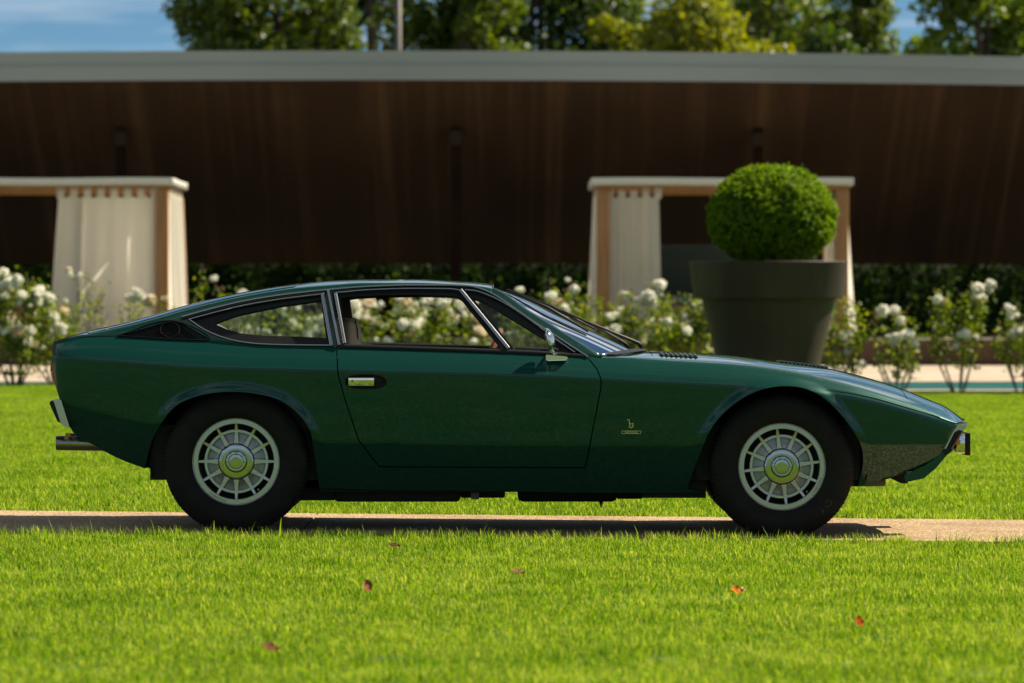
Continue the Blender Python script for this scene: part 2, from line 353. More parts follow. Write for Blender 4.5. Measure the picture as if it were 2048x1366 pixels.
M_cush = mat('grey_cushion', (.14, .15, .145), .9)
def curtain(parent, a, b, a2, b2, zt, zb, waves, amp, tabs, ztab, fold=0.):
    """cloth from ground points a-b at the top to a2-b2 at the bottom, hung by tabs"""
    a, b, a2, b2 = [np.array(q, float) for q in (a, b, a2, b2)]; nx, nz_ = 90, 26
    d = b - a; nrm = np.array([-d[1], d[0]]); nrm /= np.linalg.norm(nrm)
    ph = random.random() * 6; V = []
    for j in range(nz_ + 1):
        t = j / nz_
        for i in range(nx + 1):
            s = i / nx; p = (a + (b - a) * s) * (1 - t) + (a2 + (b2 - a2) * s) * t
            s2 = s + .06 * math.sin(s * 7 + ph) + .03 * math.sin(s * 17 + 2 * ph); wv = math.sin(s2 * waves * 2 * math.pi + ph) + .45 * math.sin(s * waves * 4.3 * math.pi + ph * 2 + t) + .3 * math.sin(s * 5 + t * 3)
            p = p + nrm * (wv * amp * (.45 + .55 * t) + fold * .09 * math.exp(-((s - .24 - .03 * t) / .016) ** 2))
            sag = .045 * math.sin(s * tabs * math.pi) ** 2 * (1 - t) ** 8 if tabs else 0
            V.append((p[0], p[1], zt - sag + (zb - zt) * t))
    n = nx + 1; F = [(j * n + i, j * n + i + 1, (j + 1) * n + i + 1, (j + 1) * n + i) for j in range(nz_) for i in range(nx)]
    o = mk('curtain', V, F, M_cloth, parent)
    for k in range(tabs + 1):
        c = a + d * (k / tabs) * .96 + d * .02; u = d / np.linalg.norm(d) * .05
        p0, p1 = c - u, c + u; q = nrm * .012
        v = [(p0[0] - q[0], p0[1] - q[1], zt - .06), (p1[0] - q[0], p1[1] - q[1], zt - .06), (p1[0] - q[0], p1[1] - q[1], ztab), (p0[0] - q[0], p0[1] - q[1], ztab),
             (p0[0] + q[0], p0[1] + q[1], zt - .06), (p1[0] + q[0], p1[1] + q[1], zt - .06), (p1[0] + q[0], p1[1] + q[1], ztab), (p0[0] + q[0], p0[1] + q[1], ztab)]
        mk('tab', v, [(0, 1, 2, 3), (7, 6, 5, 4), (3, 2, 6, 7), (0, 3, 7, 4), (1, 5, 6, 2)], M_cloth, o, smooth=False)
    return o
def cabana(x0, x1, yf, yb, label):
    zb, zt = .6, 2.74
    c = empty('cabana'); tag(c, label, 'cabana', 'curtained cabanas by the pool')
    pwid = .18
    for px0 in (x0 + .03, x1 - .03 - pwid):
        for py0 in (yf + .03, yb - .03 - pwid): box('post', px0, px0 + pwid, py0, py0 + pwid, zb, zt - .02, M_wood, c, .012)
    for (u0, u1, w0, w1) in ((x0 + .02, x1 - .02, yf + .06, yf + .15), (x0 + .02, x1 - .02, yb - .15, yb - .06), (x0 + .05, x0 + .14, yf + .16, yb - .16), (x1 - .14, x1 - .05, yf + .16, yb - .16)):
        mk('beam', *boxv(u0, u1, w0, w1, zt - .025, zt + .05), M_wood, c, smooth=False)
    # fabric roof: slightly sagging lid with turned-down edge
    bm = bmesh.new(); nx, ny = 24, 16; g = []
    for j in range(ny + 1):
        for i in range(nx + 1):
            s, t = i / nx, j / ny; sag = -.035 * math.sin(s * math.pi * 4) ** 2 * math.sin(t * math.pi)
            g.append(bm.verts.new((x0 - .04 + (x1 - x0 + .08) * s, yf - .04 + (yb - yf + .08) * t, zt + .150 + sag + .005 * math.sin(9 * s + 4 * t))))
    for j in range(ny):
        for i in range(nx): bm.faces.new([g[j * (nx + 1) + i], g[j * (nx + 1) + i + 1], g[(j + 1) * (nx + 1) + i + 1], g[(j + 1) * (nx + 1) + i]])
    be = [e for e in bm.edges if e.is_boundary]
    r = bmesh.ops.extrude_edge_only(bm, edges=be); bmesh.ops.translate(bm, verts=[v for v in r['geom'] if isinstance(v, bmesh.types.BMVert)], vec=(0, 0, -.104))
    o = from_bm('canvas_roof', bm, M_canvas, c, True, 35); sm = o.modifiers.new('s', 'SOLIDIFY'); sm.thickness = .012
    # daybed inside
    bed = box('daybed_base', x0 + .35, x1 - .35, yf + .5, yb - .35, zb + .30, zb + .50, M_wood, c, .01)
    box('mattress', x0 + .38, x1 - .38, yf + .53, yb - .38, zb + .502, zb + .64, M_cush, c, .04)
    return c
c1 = cabana(-8.45, -4.79, 44.0, 46.9, 'left cabana with a wide cream curtain drawn across its front')
curtain(c1, (-6.36, 44.06), (-4.99, 44.06), (-6.50, 44.02), (-4.95, 44.02), 2.66, .64, 3, .010, 7, 2.76, 1.)
curtain(c1, (-4.83, 44.30), (-4.83, 46.75), (-4.80, 44.25), (-4.76, 46.75), 2.67, .64, 9, .045, 8, 2.76)
c2 = cabana(1.16, 4.75, 44.0, 46.9, 'right cabana half hidden by the big round topiary, curtain gathered at its left post')
curtain(c2, (1.36, 44.10), (2.06, 44.06), (1.36, 44.08), (2.10, 44.02), 2.66, .64, 5, .075, 4, 2.76)
curtain(c2, (1.20, 44.30), (1.20, 46.7), (1.12, 44.25), (1.14, 46.75), 2.67, .64, 9, .04, 8, 2.76)
curtain(c2, (4.42, 44.10), (4.54, 44.10), (4.34, 44.05), (4.58, 44.05), 2.66, .64, 3, .03, 2, 2.76)
curtain(c2, (4.70, 44.30), (4.70, 46.7), (4.80, 44.25), (4.74, 46.75), 2.67, .64, 9, .05, 8, 2.76)

box('back_cushion', 1.75, 4.4, 46.05, 46.35, 1.25, 1.98, mat('dark_teal_cushion', (.035, .048, .042), .9), c2, .06)

# ------------------------------------------------------------------ planter pot
M_pot = mat('taupe_planter', (.036, .027, .021), .6, spec=.25, noise=(2.0, (.066, .050, .039), 8, (1, 1, .35)), bump=(45, .12))
PD = 45.0; POT = pw(1537, 600, PD - CD); potx, poty = POT[0], POT[1]; gz = float(lawn_z(potx, poty))
def pr(px): return px * PD / FPX
def pzz(py): return CH + (VY - py) * PD / FPX
zt, zr = pzz(523), pzz(597)
pot = empty('planter_pot', (0, 0, 0)); tag(pot, 'huge dark taupe tapered planter pot with a deep rim behind the car', 'planter')
prof = [(pr(0.01), gz + .01), (pr(76), gz + .01), (pr(78), gz + .03), (pr(101), pzz(735)), (pr(133), zr - .02), (pr(135), zr - .003), (pr(148), zr - .002), (pr(149), zr + .004)]
v, f = lathe(prof, 72, 'z', (potx, poty, 0)); mk('pot_body', v, f, M_pot, pot, True, 40)
prof = [(pr(145), zr), (pr(148.5), zr + .002), (pr(150), zr + .015), (pr(158), zt - .02), (pr(159.5), zt - .008), (pr(158.5), zt), (pr(152), zt), (pr(150.5), zt - .01), (pr(144), zr + .02)]
v, f = lathe(prof, 72, 'z', (potx, poty, 0)); mk('pot_rim', v, f, M_pot, pot, True, 40)
v, f = lathe([(.005, zt - .05), (pr(150), zt - .06)], 48, 'z', (potx, poty, 0)); mk('potting_soil', v, f, mat('potting_soil', (.10, .075, .05), .95, bump=(30, .8)), pot)
# ------------------------------------------------------------------ the car
YC = .90                                                # the car's centre plane; its near flank is at y = 0
def paint_mat():
    m = bpy.data.materials.new('metallic_green_paint'); m.use_nodes = True; n = m.node_tree; b = n.nodes['Principled BSDF']; l = n.links.new
    b.inputs['Base Color'].default_value = (.004, .085, .060, 1); b.inputs['Metallic'].default_value = .35; b.inputs['Roughness'].default_value = .40
    b.inputs['Coat Weight'].default_value = 1; b.inputs['Coat Roughness'].default_value = .015; b.inputs['Coat IOR'].default_value = 1.40; b.inputs['Specular IOR Level'].default_value = .15
    t = n.nodes.new('ShaderNodeTexCoord'); v = n.nodes.new('ShaderNodeTexVoronoi'); v.inputs['Scale'].default_value = 900
    r = n.nodes.new('ShaderNodeValToRGB'); r.color_ramp.elements[0].color = (.0003, .034, .0255, 1); r.color_ramp.elements[1].color = (.0008, .060, .044, 1)
    l(t.outputs['Object'], v.inputs['Vector']); l(v.outputs['Color'], r.inputs[0]); l(r.outputs[0], b.inputs['Base Color'])
    x = n.nodes.new('ShaderNodeTexNoise'); x.inputs['Scale'].default_value = 220; bp = n.nodes.new('ShaderNodeBump'); bp.inputs['Strength'].default_value = .004; bp.inputs['Distance'].default_value = .002
    l(t.outputs['Object'], x.inputs['Vector']); l(x.outputs[0], bp.inputs['Height']); l(bp.outputs[0], b.inputs['Coat Normal'])
    return m
M_paint = paint_mat()
M_black = mat('black_rubber', (.009, .009, .009), .55, spec=.25)
M_dark = mat('underbody_black', (.008, .008, .008), .8)
M_seal = mat('black_window_seal', (.005, .005, .005), .5, spec=.3)
M_steel = mat('brushed_steel_trim', (.30, .32, .34), .22, metal=1)
M_chrome = mat('chrome', (.78, .78, .76), .05, metal=1)
M_hub = mat('polished_hub_cap', (.44, .46, .50), .08, metal=1)
M_alloy = mat('cast_alloy', (.48, .47, .44), .25, metal=.85, bump=(180, .05))
M_alloy_d = mat('cast_alloy_well', (.36, .37, .385), .42, metal=.8)
M_tyre = mat('tyre_rubber', (.006, .0053, .0045), .75, spec=.25, noise=(18, (.010, .009, .0075), 5))
M_leather = mat('tan_leather', (.56, .35, .22), .55, bump=(90, .25))
M_walnut = mat('wooden_rim', (.25, .065, .018), .25, coat=.8)
M_glass = glass_mat('window_glass', (.90, .96, .92))
M_screen = glass_mat('windscreen_glass', (.78, .90, .84), 1.2)
M_hatch = mat('dark_hatch_glass', (.010, .016, .014), .04, spec=.6)
M_red = mat('red_lens', (.35, .008, .012), .15, coat=.6); M_amber = mat('amber_lens', (.75, .17, .01), .15, coat=.6)
M_tail = mat('smoked_chrome', (.32, .30, .27), .15, metal=1)
M_satin = mat('satin_bumper_steel', (.50, .48, .44), .16, metal=1)
M_gold = mat('gilt_badge', (.62, .58, .30), .3, metal=.6)
M_lamp = mat('lamp_lens', (.12, .12, .10), .1, metal=.6)

car = empty('parked_car'); tag(car, 'dark green metallic wedge-shaped classic coupe parked side-on across the garden path', 'car')

def X_of(px, w): return (px - VX) * (CD + YC - w) / FPX
def Z_of(py, w): return CH + (VY - py) * (CD + YC - w) / FPX
wk = [(100, .765), (106, .782), (114, .802), (130, .817), (200, .842), (350, .875), (480, .888), (700, .894), (1000, .893), (1300, .890), (1560, .884), (1700, .864), (1790, .832), (1850, .800), (1890, .770), (1916, .735)]
wC = pchip([X_of(p, q) for p, q in wk], [q for _, q in wk])
def feat(pts, dw):
    xs, zs = [], []
    for px, py in pts:
        x = (px - VX) / 428.
        for _ in range(3): x = X_of(px, float(wC(x)) - dw)
        xs.append(x); zs.append(Z_of(py, float(wC(x)) - dw))
    return pchip(xs, zs)
A_PX = [(104.5, 735), (106, 746), (111, 767), (120, 797), (131, 834), (138.5, 854), (143.5, 865), (162, 879), (189.5, 894), (209.5, 906), (239, 921), (284, 938), (330, 955), (480, 970), (640, 978), (700, 980), (1000, 984), (1200, 988), (1390, 988), (1560, 985), (1700, 977), (1721, 974), (1746, 967), (1800, 950), (1845, 932), (1870, 918), (1884, 902), (1895, 882), (1904, 864), (1914, 849)]
fA = feat(A_PX, .05)
fB = feat([(104.5, 792), (137, 804), (314, 847), (470, 870), (632, 883), (717, 884), (1187, 888), (1393, 888), (1560, 887), (1728, 886), (1873, 887), (1914, 890)], .012)
fC = feat([(104.5, 711), (264.5, 723), (387.5, 732), (670, 740), (947.5, 746), (1203, 756.5), (1325, 763), (1443, 769), (1560, 778), (1690, 791), (1751, 803), (1805, 818), (1858, 833), (1900, 845), (1914, 847.5)], 0)
fD = feat([(104.5, 691), (112, 688), (140, 680), (175, 673.5), (234, 673), (421, 682), (480, 686), (670, 694), (690, 694.5), (1090, 708), (1165, 712), (1204, 714), (1252, 714.5), (1351, 720), (1492, 729), (1599, 744), (1694, 768), (1780, 794), (1860, 822), (1900, 840), (1914, 845)], .08)
E_PX = [(104.5, 690.5), (120, 684), (175, 669), (203, 662), (252, 651.5), (314, 635.5), (372, 619), (449, 600), (526, 585), (597, 575), (652, 570.5), (732, 565.5), (825, 565.5), (917, 568.5), (960, 572.5), (985, 577), (1060, 624), (1130, 667.5), (1204, 714)]
def feats(x):
    a, b, c, d = fA(x), fB(x), fC(x), fD(x)
    b = np.maximum(b, a + .002); c = np.maximum(c, b + .002); d = np.maximum(d, c + .002)
    w2 = wC(x); w1 = w2 - .115 * (c - b); w0 = w1 - .57 * (b - a); w3 = w2 - .95 * (d - c)
    return (w0, a), (w1, b), (w2, c), (w3, d)
TUM = .55
xs_, zs_ = [], []
for px, py in E_PX:
    wv = .7
    for _ in range(6):
        x = X_of(px, wv); z = Z_of(py, wv); _, _, _, d = feats(x); wv = float(d[0]) - TUM * max(0, z - float(d[1]))
    xs_.append(x); zs_.append(z)
fE = pchip(xs_, zs_)
def wE(x): d = feats(x)[3]; return d[0] - TUM * np.maximum(0, fE(x) - d[1])
SIL = [(104.5, 690), (114, 684.5), (203, 658), (252, 647.6), (314, 631), (372, 614), (449, 595), (526, 580), (597, 569), (640, 564), (700, 560.5), (732, 559.5), (825, 559), (917, 563), (975, 567.5), (985, 570)]
fS = pchip([X_of(p, 0) for p, _ in SIL], [Z_of(q, 0) for _, q in SIL])
HOOD = [(1180, 699), (1260, 701), (1298, 702), (1447, 709.5), (1553, 723), (1652, 736), (1713, 749.5), (1805, 778), (1847, 795), (1885, 810.5), (1912, 829), (1925, 839)]
fH0 = pchip([X_of(p, 0) for p, _ in HOOD], [Z_of(q, 0) for _, q in HOOD])
XN = X_of(1914, .74)
def nose_bow(x): return .097 * np.clip((np.asarray(x) - (XN - .6)) / .6, 0, 1) ** 2      # the nose is bowed forward in plan
def fH(x): return fH0(np.asarray(x) + nose_bow(x))
def side_y(x, z):
    """y of the near flank's skin at (x, z)"""
    (w0, a), (w1, b), (w2, c), (w3, d) = feats(x)
    if z > d: wv = w3 - TUM * (z - d) + .0
    else:
        wv = np.interp(z, [a, b, c, d], [w0, w1, w2, w3])
        for lo_, hi_, k_ in ((a, b, .004), (b, c, .003), (c, d, .0045)):
            if lo_ < z < hi_: t = (z - lo_) / (hi_ - lo_); wv = wv + k_ * 4 * t * (1 - t)
    return YC - float(wv)

def section(pts, rad, nseg, bulge):
    """pts: list of (S,2) arrays; returns (S, N, 2) with rounded inner corners"""
    k = len(pts); out = []; ins = [None] * k; outs = [None] * k
    for i in range(1, k - 1):
        d0 = pts[i] - pts[i - 1]; d1 = pts[i + 1] - pts[i]; l0 = np.linalg.norm(d0, axis=1, keepdims=True); l1 = np.linalg.norm(d1, axis=1, keepdims=True)
        r = np.minimum(rad[i - 1], np.minimum(l0, l1) * .45)
        ins[i] = pts[i] - d0 / np.maximum(l0, 1e-9) * r; outs[i] = pts[i] + d1 / np.maximum(l1, 1e-9) * r
    for i in range(k - 1):
        a = outs[i] if i > 0 else pts[0]; b = ins[i + 1] if i < k - 2 else pts[-1]; n = nseg[i]
        for j in range(n + 1):
            t = j / n; p = a + (b - a) * t; out.append(p + bulge[i] * (4 * t * (1 - t)))
        if i < k - 2:
            for t in (.25, .5, .75): out.append((1 - t) ** 2 * ins[i + 1] + 2 * t * (1 - t) * pts[i + 1] + t * t * outs[i + 1])
    return np.stack(out, 1)
def loft_bm(bm, X, S, xadd=None):
    """S: (nX, N, 2) of (w, z); adds near and far side"""
    for sgn in (-1, 1):
        g = [[bm.verts.new((X[i] + (xadd[i, j] if xadd is not None else 0), YC + sgn * S[i, j, 0], S[i, j, 1])) for j in range(S.shape[1])] for i in range(len(X))]
        for i in range(len(X) - 1):
            for j in range(S.shape[1] - 1):
                q = [g[i][j], g[i + 1][j], g[i + 1][j + 1], g[i][j + 1]]
                try: bm.faces.new(q if sgn < 0 else q[::-1])
                except ValueError: pass
def clean(bm, d=2e-4):
    bmesh.ops.remove_doubles(bm, verts=bm.verts, dist=d); bmesh.ops.dissolve_degenerate(bm, dist=1e-5, edges=bm.edges)
def area2(p): return .5 * sum(p[i][0] * p[(i + 1) % len(p)][1] - p[(i + 1) % len(p)][0] * p[i][1] for i in range(len(p)))
def cut(bm, faces, poly, axes=(0, 2), off=0.):
    poly = [tuple(map(float, p)) for p in poly]
    if area2(poly) < 0: poly = poly[::-1]
    S = list(faces)
    for i in range(len(poly)):
        (ax, az), (bx, bz) = poly[i], poly[(i + 1) % len(poly)]
        l = math.hypot(bx - ax, bz - az)
        if l < 1e-7: continue
        n2 = (-(bz - az) / l, (bx - ax) / l); co = [0, 0, 0]; no = [0, 0, 0]
        co[axes[0]], co[axes[1]] = ax + n2[0] * off, az + n2[1] * off; no[axes[0]], no[axes[1]] = n2
        co, no = Vector(co), Vector(no)
        keep, test = [], []
        for f in S:
            ds = [(v.co - co).dot(no) for v in f.verts]
            if max(ds) <= 1e-6: continue
            (keep if min(ds) >= -1e-6 else test).append(f)
        if test:
            ge = list({e for f in test for e in f.edges}); gv = list({v for f in test for v in f.verts})
            r = bmesh.ops.bisect_plane(bm, geom=gv + ge + test, dist=1e-6, plane_co=co, plane_no=no)
            keep += [g for g in r['geom'] if isinstance(g, bmesh.types.BMFace) and (g.calc_center_median() - co).dot(no) > 0]
        S = keep
    return S
def take(bm, faces, name, m, parent, angle=32):
    """lift faces out of bm into an object of their own"""
    nb = bmesh.new(); mp = {}
    for f in faces:
        vs = []
        for v in f.verts:
            if v not in mp: mp[v] = nb.verts.new(v.co)
            vs.append(mp[v])
        try: nb.faces.new(vs)
        except ValueError: pass
    bmesh.ops.delete(bm, geom=list(faces), context='FACES')
    return from_bm(name, nb, m, parent, True, angle)
def pxz(pts, w=.87): return [(X_of(p, w), Z_of(q, w)) for p, q in pts]
def mirror(o, parent=None, name=None):
    me = o.data.copy(); n = len(me.vertices); co = np.empty(n * 3, np.float32); me.vertices.foreach_get('co', co); co = co.reshape(-1, 3)
    co[:, 1] = 2 * YC - co[:, 1]; me.vertices.foreach_set('co', co.ravel()); me.flip_normals(); me.update()
    c = bpy.data.objects.new(name or o.name.split('.')[0], me); COL.objects.link(c); c.parent = parent or o.parent
    for md in o.modifiers:
        if md.type == 'SOLIDIFY': k = c.modifiers.new('s', 'SOLIDIFY'); k.thickness = md.thickness; k.offset = md.offset
    return c

# ---- lower body shell
XT, XF = X_of(104.5, .78), X_of(1196, .85)
X1 = np.unique(np.r_[np.linspace(XT, XT + .12, 22), np.linspace(XT + .12, XF, 330)]); X2 = np.unique(np.r_[np.linspace(XF, XN - .18, 190), np.linspace(XN - .18, XN, 26)])
def st(p): return np.stack(p, 1)
def bul(x, dw, dz=0): return np.stack([np.broadcast_to(dw, x.shape), np.broadcast_to(dz, x.shape)], 1)
bm = bmesh.new()
a, b, c, d = feats(X1); r8 = np.full((len(X1), 1), .009)
S1 = section([st(a), st(b), st(c), st(d)], [r8 * 1.9, r8], [7, 22, 8], [bul(X1, .002), bul(X1, .003), bul(X1, .004)])
loft_bm(bm, X1, S1)
a, b, c, d = feats(X2); hz = fH(X2); ctr = np.stack([np.zeros_like(X2), np.maximum(hz, d[1] + .002)], 1)
s = np.clip((X2 - XF) / .25, 0, 1)[:, None]; r8 = np.full((len(X2), 1), .009)
front_soft = np.clip((X2 - X_of(1430, .88)) / .35, 0, 1)[:, None]
S2 = section([st(a), st(b), st(c), st(d), ctr], [r8 * 1.9, r8 + .006 * front_soft, .01 + .035 * s], [7, 22, 8, 16], [bul(X2, .002), bul(X2, .003), bul(X2, .005), np.stack([np.zeros_like(X2), (ctr[:, 1] - d[1]) * .25], 1)])
NB = nose_bow(X2)[:, None] * (1 - np.clip(S2[:, :, 0] / .72, 0, 1) ** 2)
loft_bm(bm, X2, S2, NB)
# tail and nose: across the car between the two edges
def cap(bm, edge, ny=16, bulge=None):
    n = len(edge); g = []
    for i, (x, wv, z) in enumerate(edge):
        g.append([bm.verts.new((x + (bulge[i] * (1 - (2 * j / ny - 1) ** 2) if bulge is not None else 0), YC - wv + 2 * wv * j / ny, z)) for j in range(ny + 1)])
    for i in range(n - 1):
        for j in range(ny):
            try: bm.faces.new([g[i][j], g[i][j + 1], g[i + 1][j + 1], g[i + 1][j]])
            except ValueError: pass
xa = X1[X1 < X_of(300, .85)]; fa = feats(xa)
edge = [(xa[0], S1[0, j, 0], S1[0, j, 1]) for j in range(S1.shape[1] - 1, 0, -1)] + [(x, fa[0][0][i], fa[0][1][i]) for i, x in enumerate(xa)]
cap(bm, edge, bulge=[-.012] * len(edge))
clean(bm)
ARCH_R = pxz(chaikin([(262, 1010), (284, 938), (301, 878), (323, 844), (347, 814), (375, 798), (418, 786), (464, 782.5), (510, 786), (557, 797), (587, 817), (609, 841), (624, 868), (632, 900), (637, 985), (640, 1010)], 2)[2:-2])
ARCH_F = pxz(chaikin([(1362, 1010), (1377, 975), (1386, 944), (1397, 902), (1409, 880), (1428, 847), (1454, 818), (1485, 795), (1515, 781), (1546, 773), (1580, 771.5), (1609, 776), (1637, 788), (1660, 806), (1679, 825.5), (1698, 849), (1713, 871), (1723, 889), (1729, 910), (1729, 944), (1722, 970), (1714, 1010)], 2)[2:-2])
for arch in (ARCH_R, ARCH_F):
    S = cut(bm, [f for f in bm.faces if f.calc_center_median().z < .78 and abs(f.calc_center_median().y - YC) > .5], arch)
    bmesh.ops.delete(bm, geom=S, context='FACES')
def dist_poly(p, poly):
    p = np.asarray(p); best = np.full(len(p), 9.)
    for i in range(len(poly)):
        a, b = np.array(poly[i]), np.array(poly[(i + 1) % len(poly)]); ab = b - a; L2 = ab @ ab
        if L2 < 1e-12: continue
        t = np.clip(((p - a) @ ab) / L2, 0, 1); best = np.minimum(best, np.linalg.norm(p - a - t[:, None] * ab, axis=1))
    return best
for arch in (ARCH_R, ARCH_F):
    vs = [v for v in bm.verts if abs(v.co.y - YC) > .55]; P = np.array([(v.co.x, v.co.z) for v in vs]); dd = dist_poly(P, arch)
    zb = fB(P[:, 0])
    for v, q, z0 in zip(vs, dd, zb):
        if q < .046:
            t = 1 - q / .046; t = t * t * (3 - 2 * t) * .75 + t * .25
            fade = min(1, max(0, (v.co.z - (z0 - .015)) / .07))
            v.co.y += math.copysign(.019 * t * fade, v.co.y - YC)
    onarch = {v for v, q in zip(vs, dd) if q < 1e-4}
    be = [e for e in bm.edges if e.is_boundary and e.verts[0] in onarch and e.verts[1] in onarch]
    for off, dz in ((.005, 0), (.035, 0)):
        r = bmesh.ops.extrude_edge_only(bm, edges=be); nv = [g for g in r['geom'] if isinstance(g, bmesh.types.BMVert)]
        for v in nv: v.co.y -= math.copysign(off, v.co.y - YC)
        be = [g for g in r['geom'] if isinstance(g, bmesh.types.BMEdge) and all(v in set(nv) for v in g.verts)]
# doors
DOOR = pxz([(668, 655), (1125, 655), (1178, 716), (1195, 738), (1203, 757), (1203, 775), (1172, 938), (757, 936), (716, 881), (690, 802), (672.5, 738), (671, 694)])
S = cut(bm, list(bm.faces), DOOR); I = cut(bm, S, DOOR, off=.0055)
ID = set(I)
# faces of the old outer set that were split lie in the gap too
gap = [f for f in bm.faces if f not in ID and abs(f.calc_center_median().y - YC) > .5]
def inside(p, poly, off=0.):
    q = poly if area2(poly) > 0 else poly[::-1]
    for i in range(len(q)):
        (ax, az), (bx, bz) = q[i], q[(i + 1) % len(q)]; l = math.hypot(bx - ax, bz - az)
        if l > 1e-7 and (-(bz - az) * (p[0] - ax) + (bx - ax) * (p[1] - az)) / l < off: return False
    return True
gap = [f for f in gap if inside((f.calc_center_median().x, f.calc_center_median().z), DOOR)]
bmesh.ops.delete(bm, geom=gap, context='FACES')
near = [f for f in I if f.is_valid and f.calc_center_median().y < YC]; far = [f for f in I if f.is_valid and f.calc_center_median().y > YC]
RECESS = pxz(chaikin([(691, 750), (772, 750), (772, 777.5), (691, 777.5)], 2))
S = cut(bm, near, RECESS); near = [f for f in near if f.is_valid]
hid = set(S); bmesh.ops.delete(bm, geom=S, context='FACES')
near = [f for f in bm.faces if f.calc_center_median().y < .3 and inside((f.calc_center_median().x, f.calc_center_median().z), DOOR, .004)]
door = take(bm, near, 'door', M_paint, car); door_far = take(bm, [f for f in far if f.is_valid], 'door', M_paint, car)
# bonnet and headlamp covers cut out of the top of the nose
xb0, xb1, xb2, xb3 = X_of(1300, .3), X_of(1803, .3), X_of(1808, .5), X_of(1893, .5)
HP = [(xb0, YC - .60), (xb1, YC - .52), (xb1, YC + .52), (xb0, YC + .60)]
top = [f for f in bm.faces if f.normal.z > .35 or f.normal.z < -.35]
top = [f for f in top if f.calc_center_median().x > XF and f.calc_center_median().z > .45]
def panel(poly, name, gapw=.004):
    tp = [f for f in bm.faces if abs(f.normal.z) > .35 and f.calc_center_median().x > XF and f.calc_center_median().z > .45]
    S = cut(bm, tp, poly, (0, 1)); I = cut(bm, S, poly, (0, 1), gapw); ids = set(I)
    g = [f for f in bm.faces if f not in ids and abs(f.normal.z) > .35 and f.calc_center_median().z > .45 and inside((f.calc_center_median().x, f.calc_center_median().y), poly)]
    bmesh.ops.delete(bm, geom=g, context='FACES')
    return take(bm, [f for f in I if f.is_valid], name, M_paint, car)
bonnet = panel(HP, 'bonnet')
for sg in (-1, 1):
    panel([(xb2, YC + sg * .30), (xb2, YC + sg * .66), (xb3, YC + sg * .60), (xb3, YC + sg * .30)], 'headlamp_cover')
body = from_bm('body', bm, M_paint, car, True, 32)
box('bonnet_underside', xb0 - .1, xb3 + .0, YC - .6, YC + .6, .44, .46, M_dark, car)

# ---- cabin shell: quarter panels, pillars, roof
XA = X_of(985, .62); XE = X_of(1204, .80)
X3 = np.linspace(X_of(106, .78), XA, 300); X4 = np.linspace(XA, XE - .002, 70)
bm = bmesh.new()
d = feats(X3)[3]; e = np.stack([wE(X3), np.maximum(fE(X3), d[1] + .001)], 1); ctr = np.stack([np.zeros_like(X3), np.maximum(fS(X3), e[:, 1] + .003)], 1)
S3 = section([st(d), e, ctr], [np.full((len(X3), 1), .016)], [12, 18], [bul(X3, .003), np.stack([np.zeros_like(X3), (ctr[:, 1] - e[:, 1]) * .42], 1)])
loft_bm(bm, X3, S3)
d = feats(X4)[3]; e = np.stack([wE(X4), np.maximum(fE(X4), d[1] + .0005)], 1); inn = e + np.array([-.02, -.004])
S4 = section([st(d), e, inn], [np.full((len(X4), 1), .004)], [12, 2], [bul(X4, .003), bul(X4, 0)])
loft_bm(bm, X4, S4)
clean(bm)
sidef = lambda: [f for f in bm.faces if abs(f.normal.y) > .45]
QWIN = pxz([(374, 639), (420, 626), (480, 611.5), (560, 598), (648, 586), (666, 692.5), (526, 689.5), (480, 684), (449, 676), (412, 661)], .75)
FWIN = pxz([(663, 583.5), (740, 575.5), (824, 572.5), (900, 572.8), (941, 575), (968, 582), (1177, 716), (1165, 722), (678, 706)], .75)
LOUV = pxz([(233, 672.6), (340, 641), (361, 645), (420, 678.5), (412, 681.6)], .77)
for pl in (QWIN, FWIN, LOUV):
    S = cut(bm, sidef(), pl); bmesh.ops.delete(bm, geom=S, context='FACES')
HG = [(X_of(182, .5), YC - .70), (X_of(590, .5), YC - .575), (X_of(590, .5), YC + .575), (X_of(182, .5), YC + .70)]
S = cut(bm, [f for f in bm.faces if abs(f.normal.z) > .8], HG, (0, 1))
hatch = take(bm, S, 'rear_hatch_glass', M_hatch, car)
shell = from_bm('cabin_shell', bm, M_paint, car, True, 32); md = shell.modifiers.new('s', 'SOLIDIFY'); md.thickness = .012; md.offset = -1
hatch.location.z = .003

# windscreen
ns, ntt = 30, 24; V = []
ctrl = smooth_line([(985, 570), (1060, 601), (1130, 635.5), (1200, 668), (1268, 701)], ns + 1)
for i in range(ns + 1):
    sx = XA + (XE - .01 - XA) * i / ns; ew, ez = float(wE(sx)), float(fE(sx)); cxx, czz = X_of(ctrl[i, 0], 0), Z_of(ctrl[i, 1], 0)
    for j in range(ntt + 1):
        t = 2 * j / ntt - 1; q = 1 - t * t
        V.append((sx + (cxx - sx) * q, YC + t * (ew - .006), ez - .002 + (czz - ez) * q))
n = ntt + 1
scr = mk('windscreen', V, [(i * n + j, i * n + j + 1, (i + 1) * n + j + 1, (i + 1) * n + j) for i in range(ns) for j in range(ntt)], M_screen, car)
for k, (i0, nm) in enumerate(((0, 'header_trim'), (ns, 'windscreen_base_trim'))):
    pts = [np.array(V[i0 * n + j]) + np.array([0, 0, .003 if k else -.001]) for j in range(0 if k else 2, n if k else n - 2)]
    mk(nm, *tube(pts, .007, 6), M_steel if k else M_black, scr)
for jj in (0, ntt):
    pts = [np.array(V[i * n + jj]) + np.array([0, 0, .002]) for i in range(ns + 1)]
    mk('side_trim', *tube(pts, .005, 6), M_steel, scr)

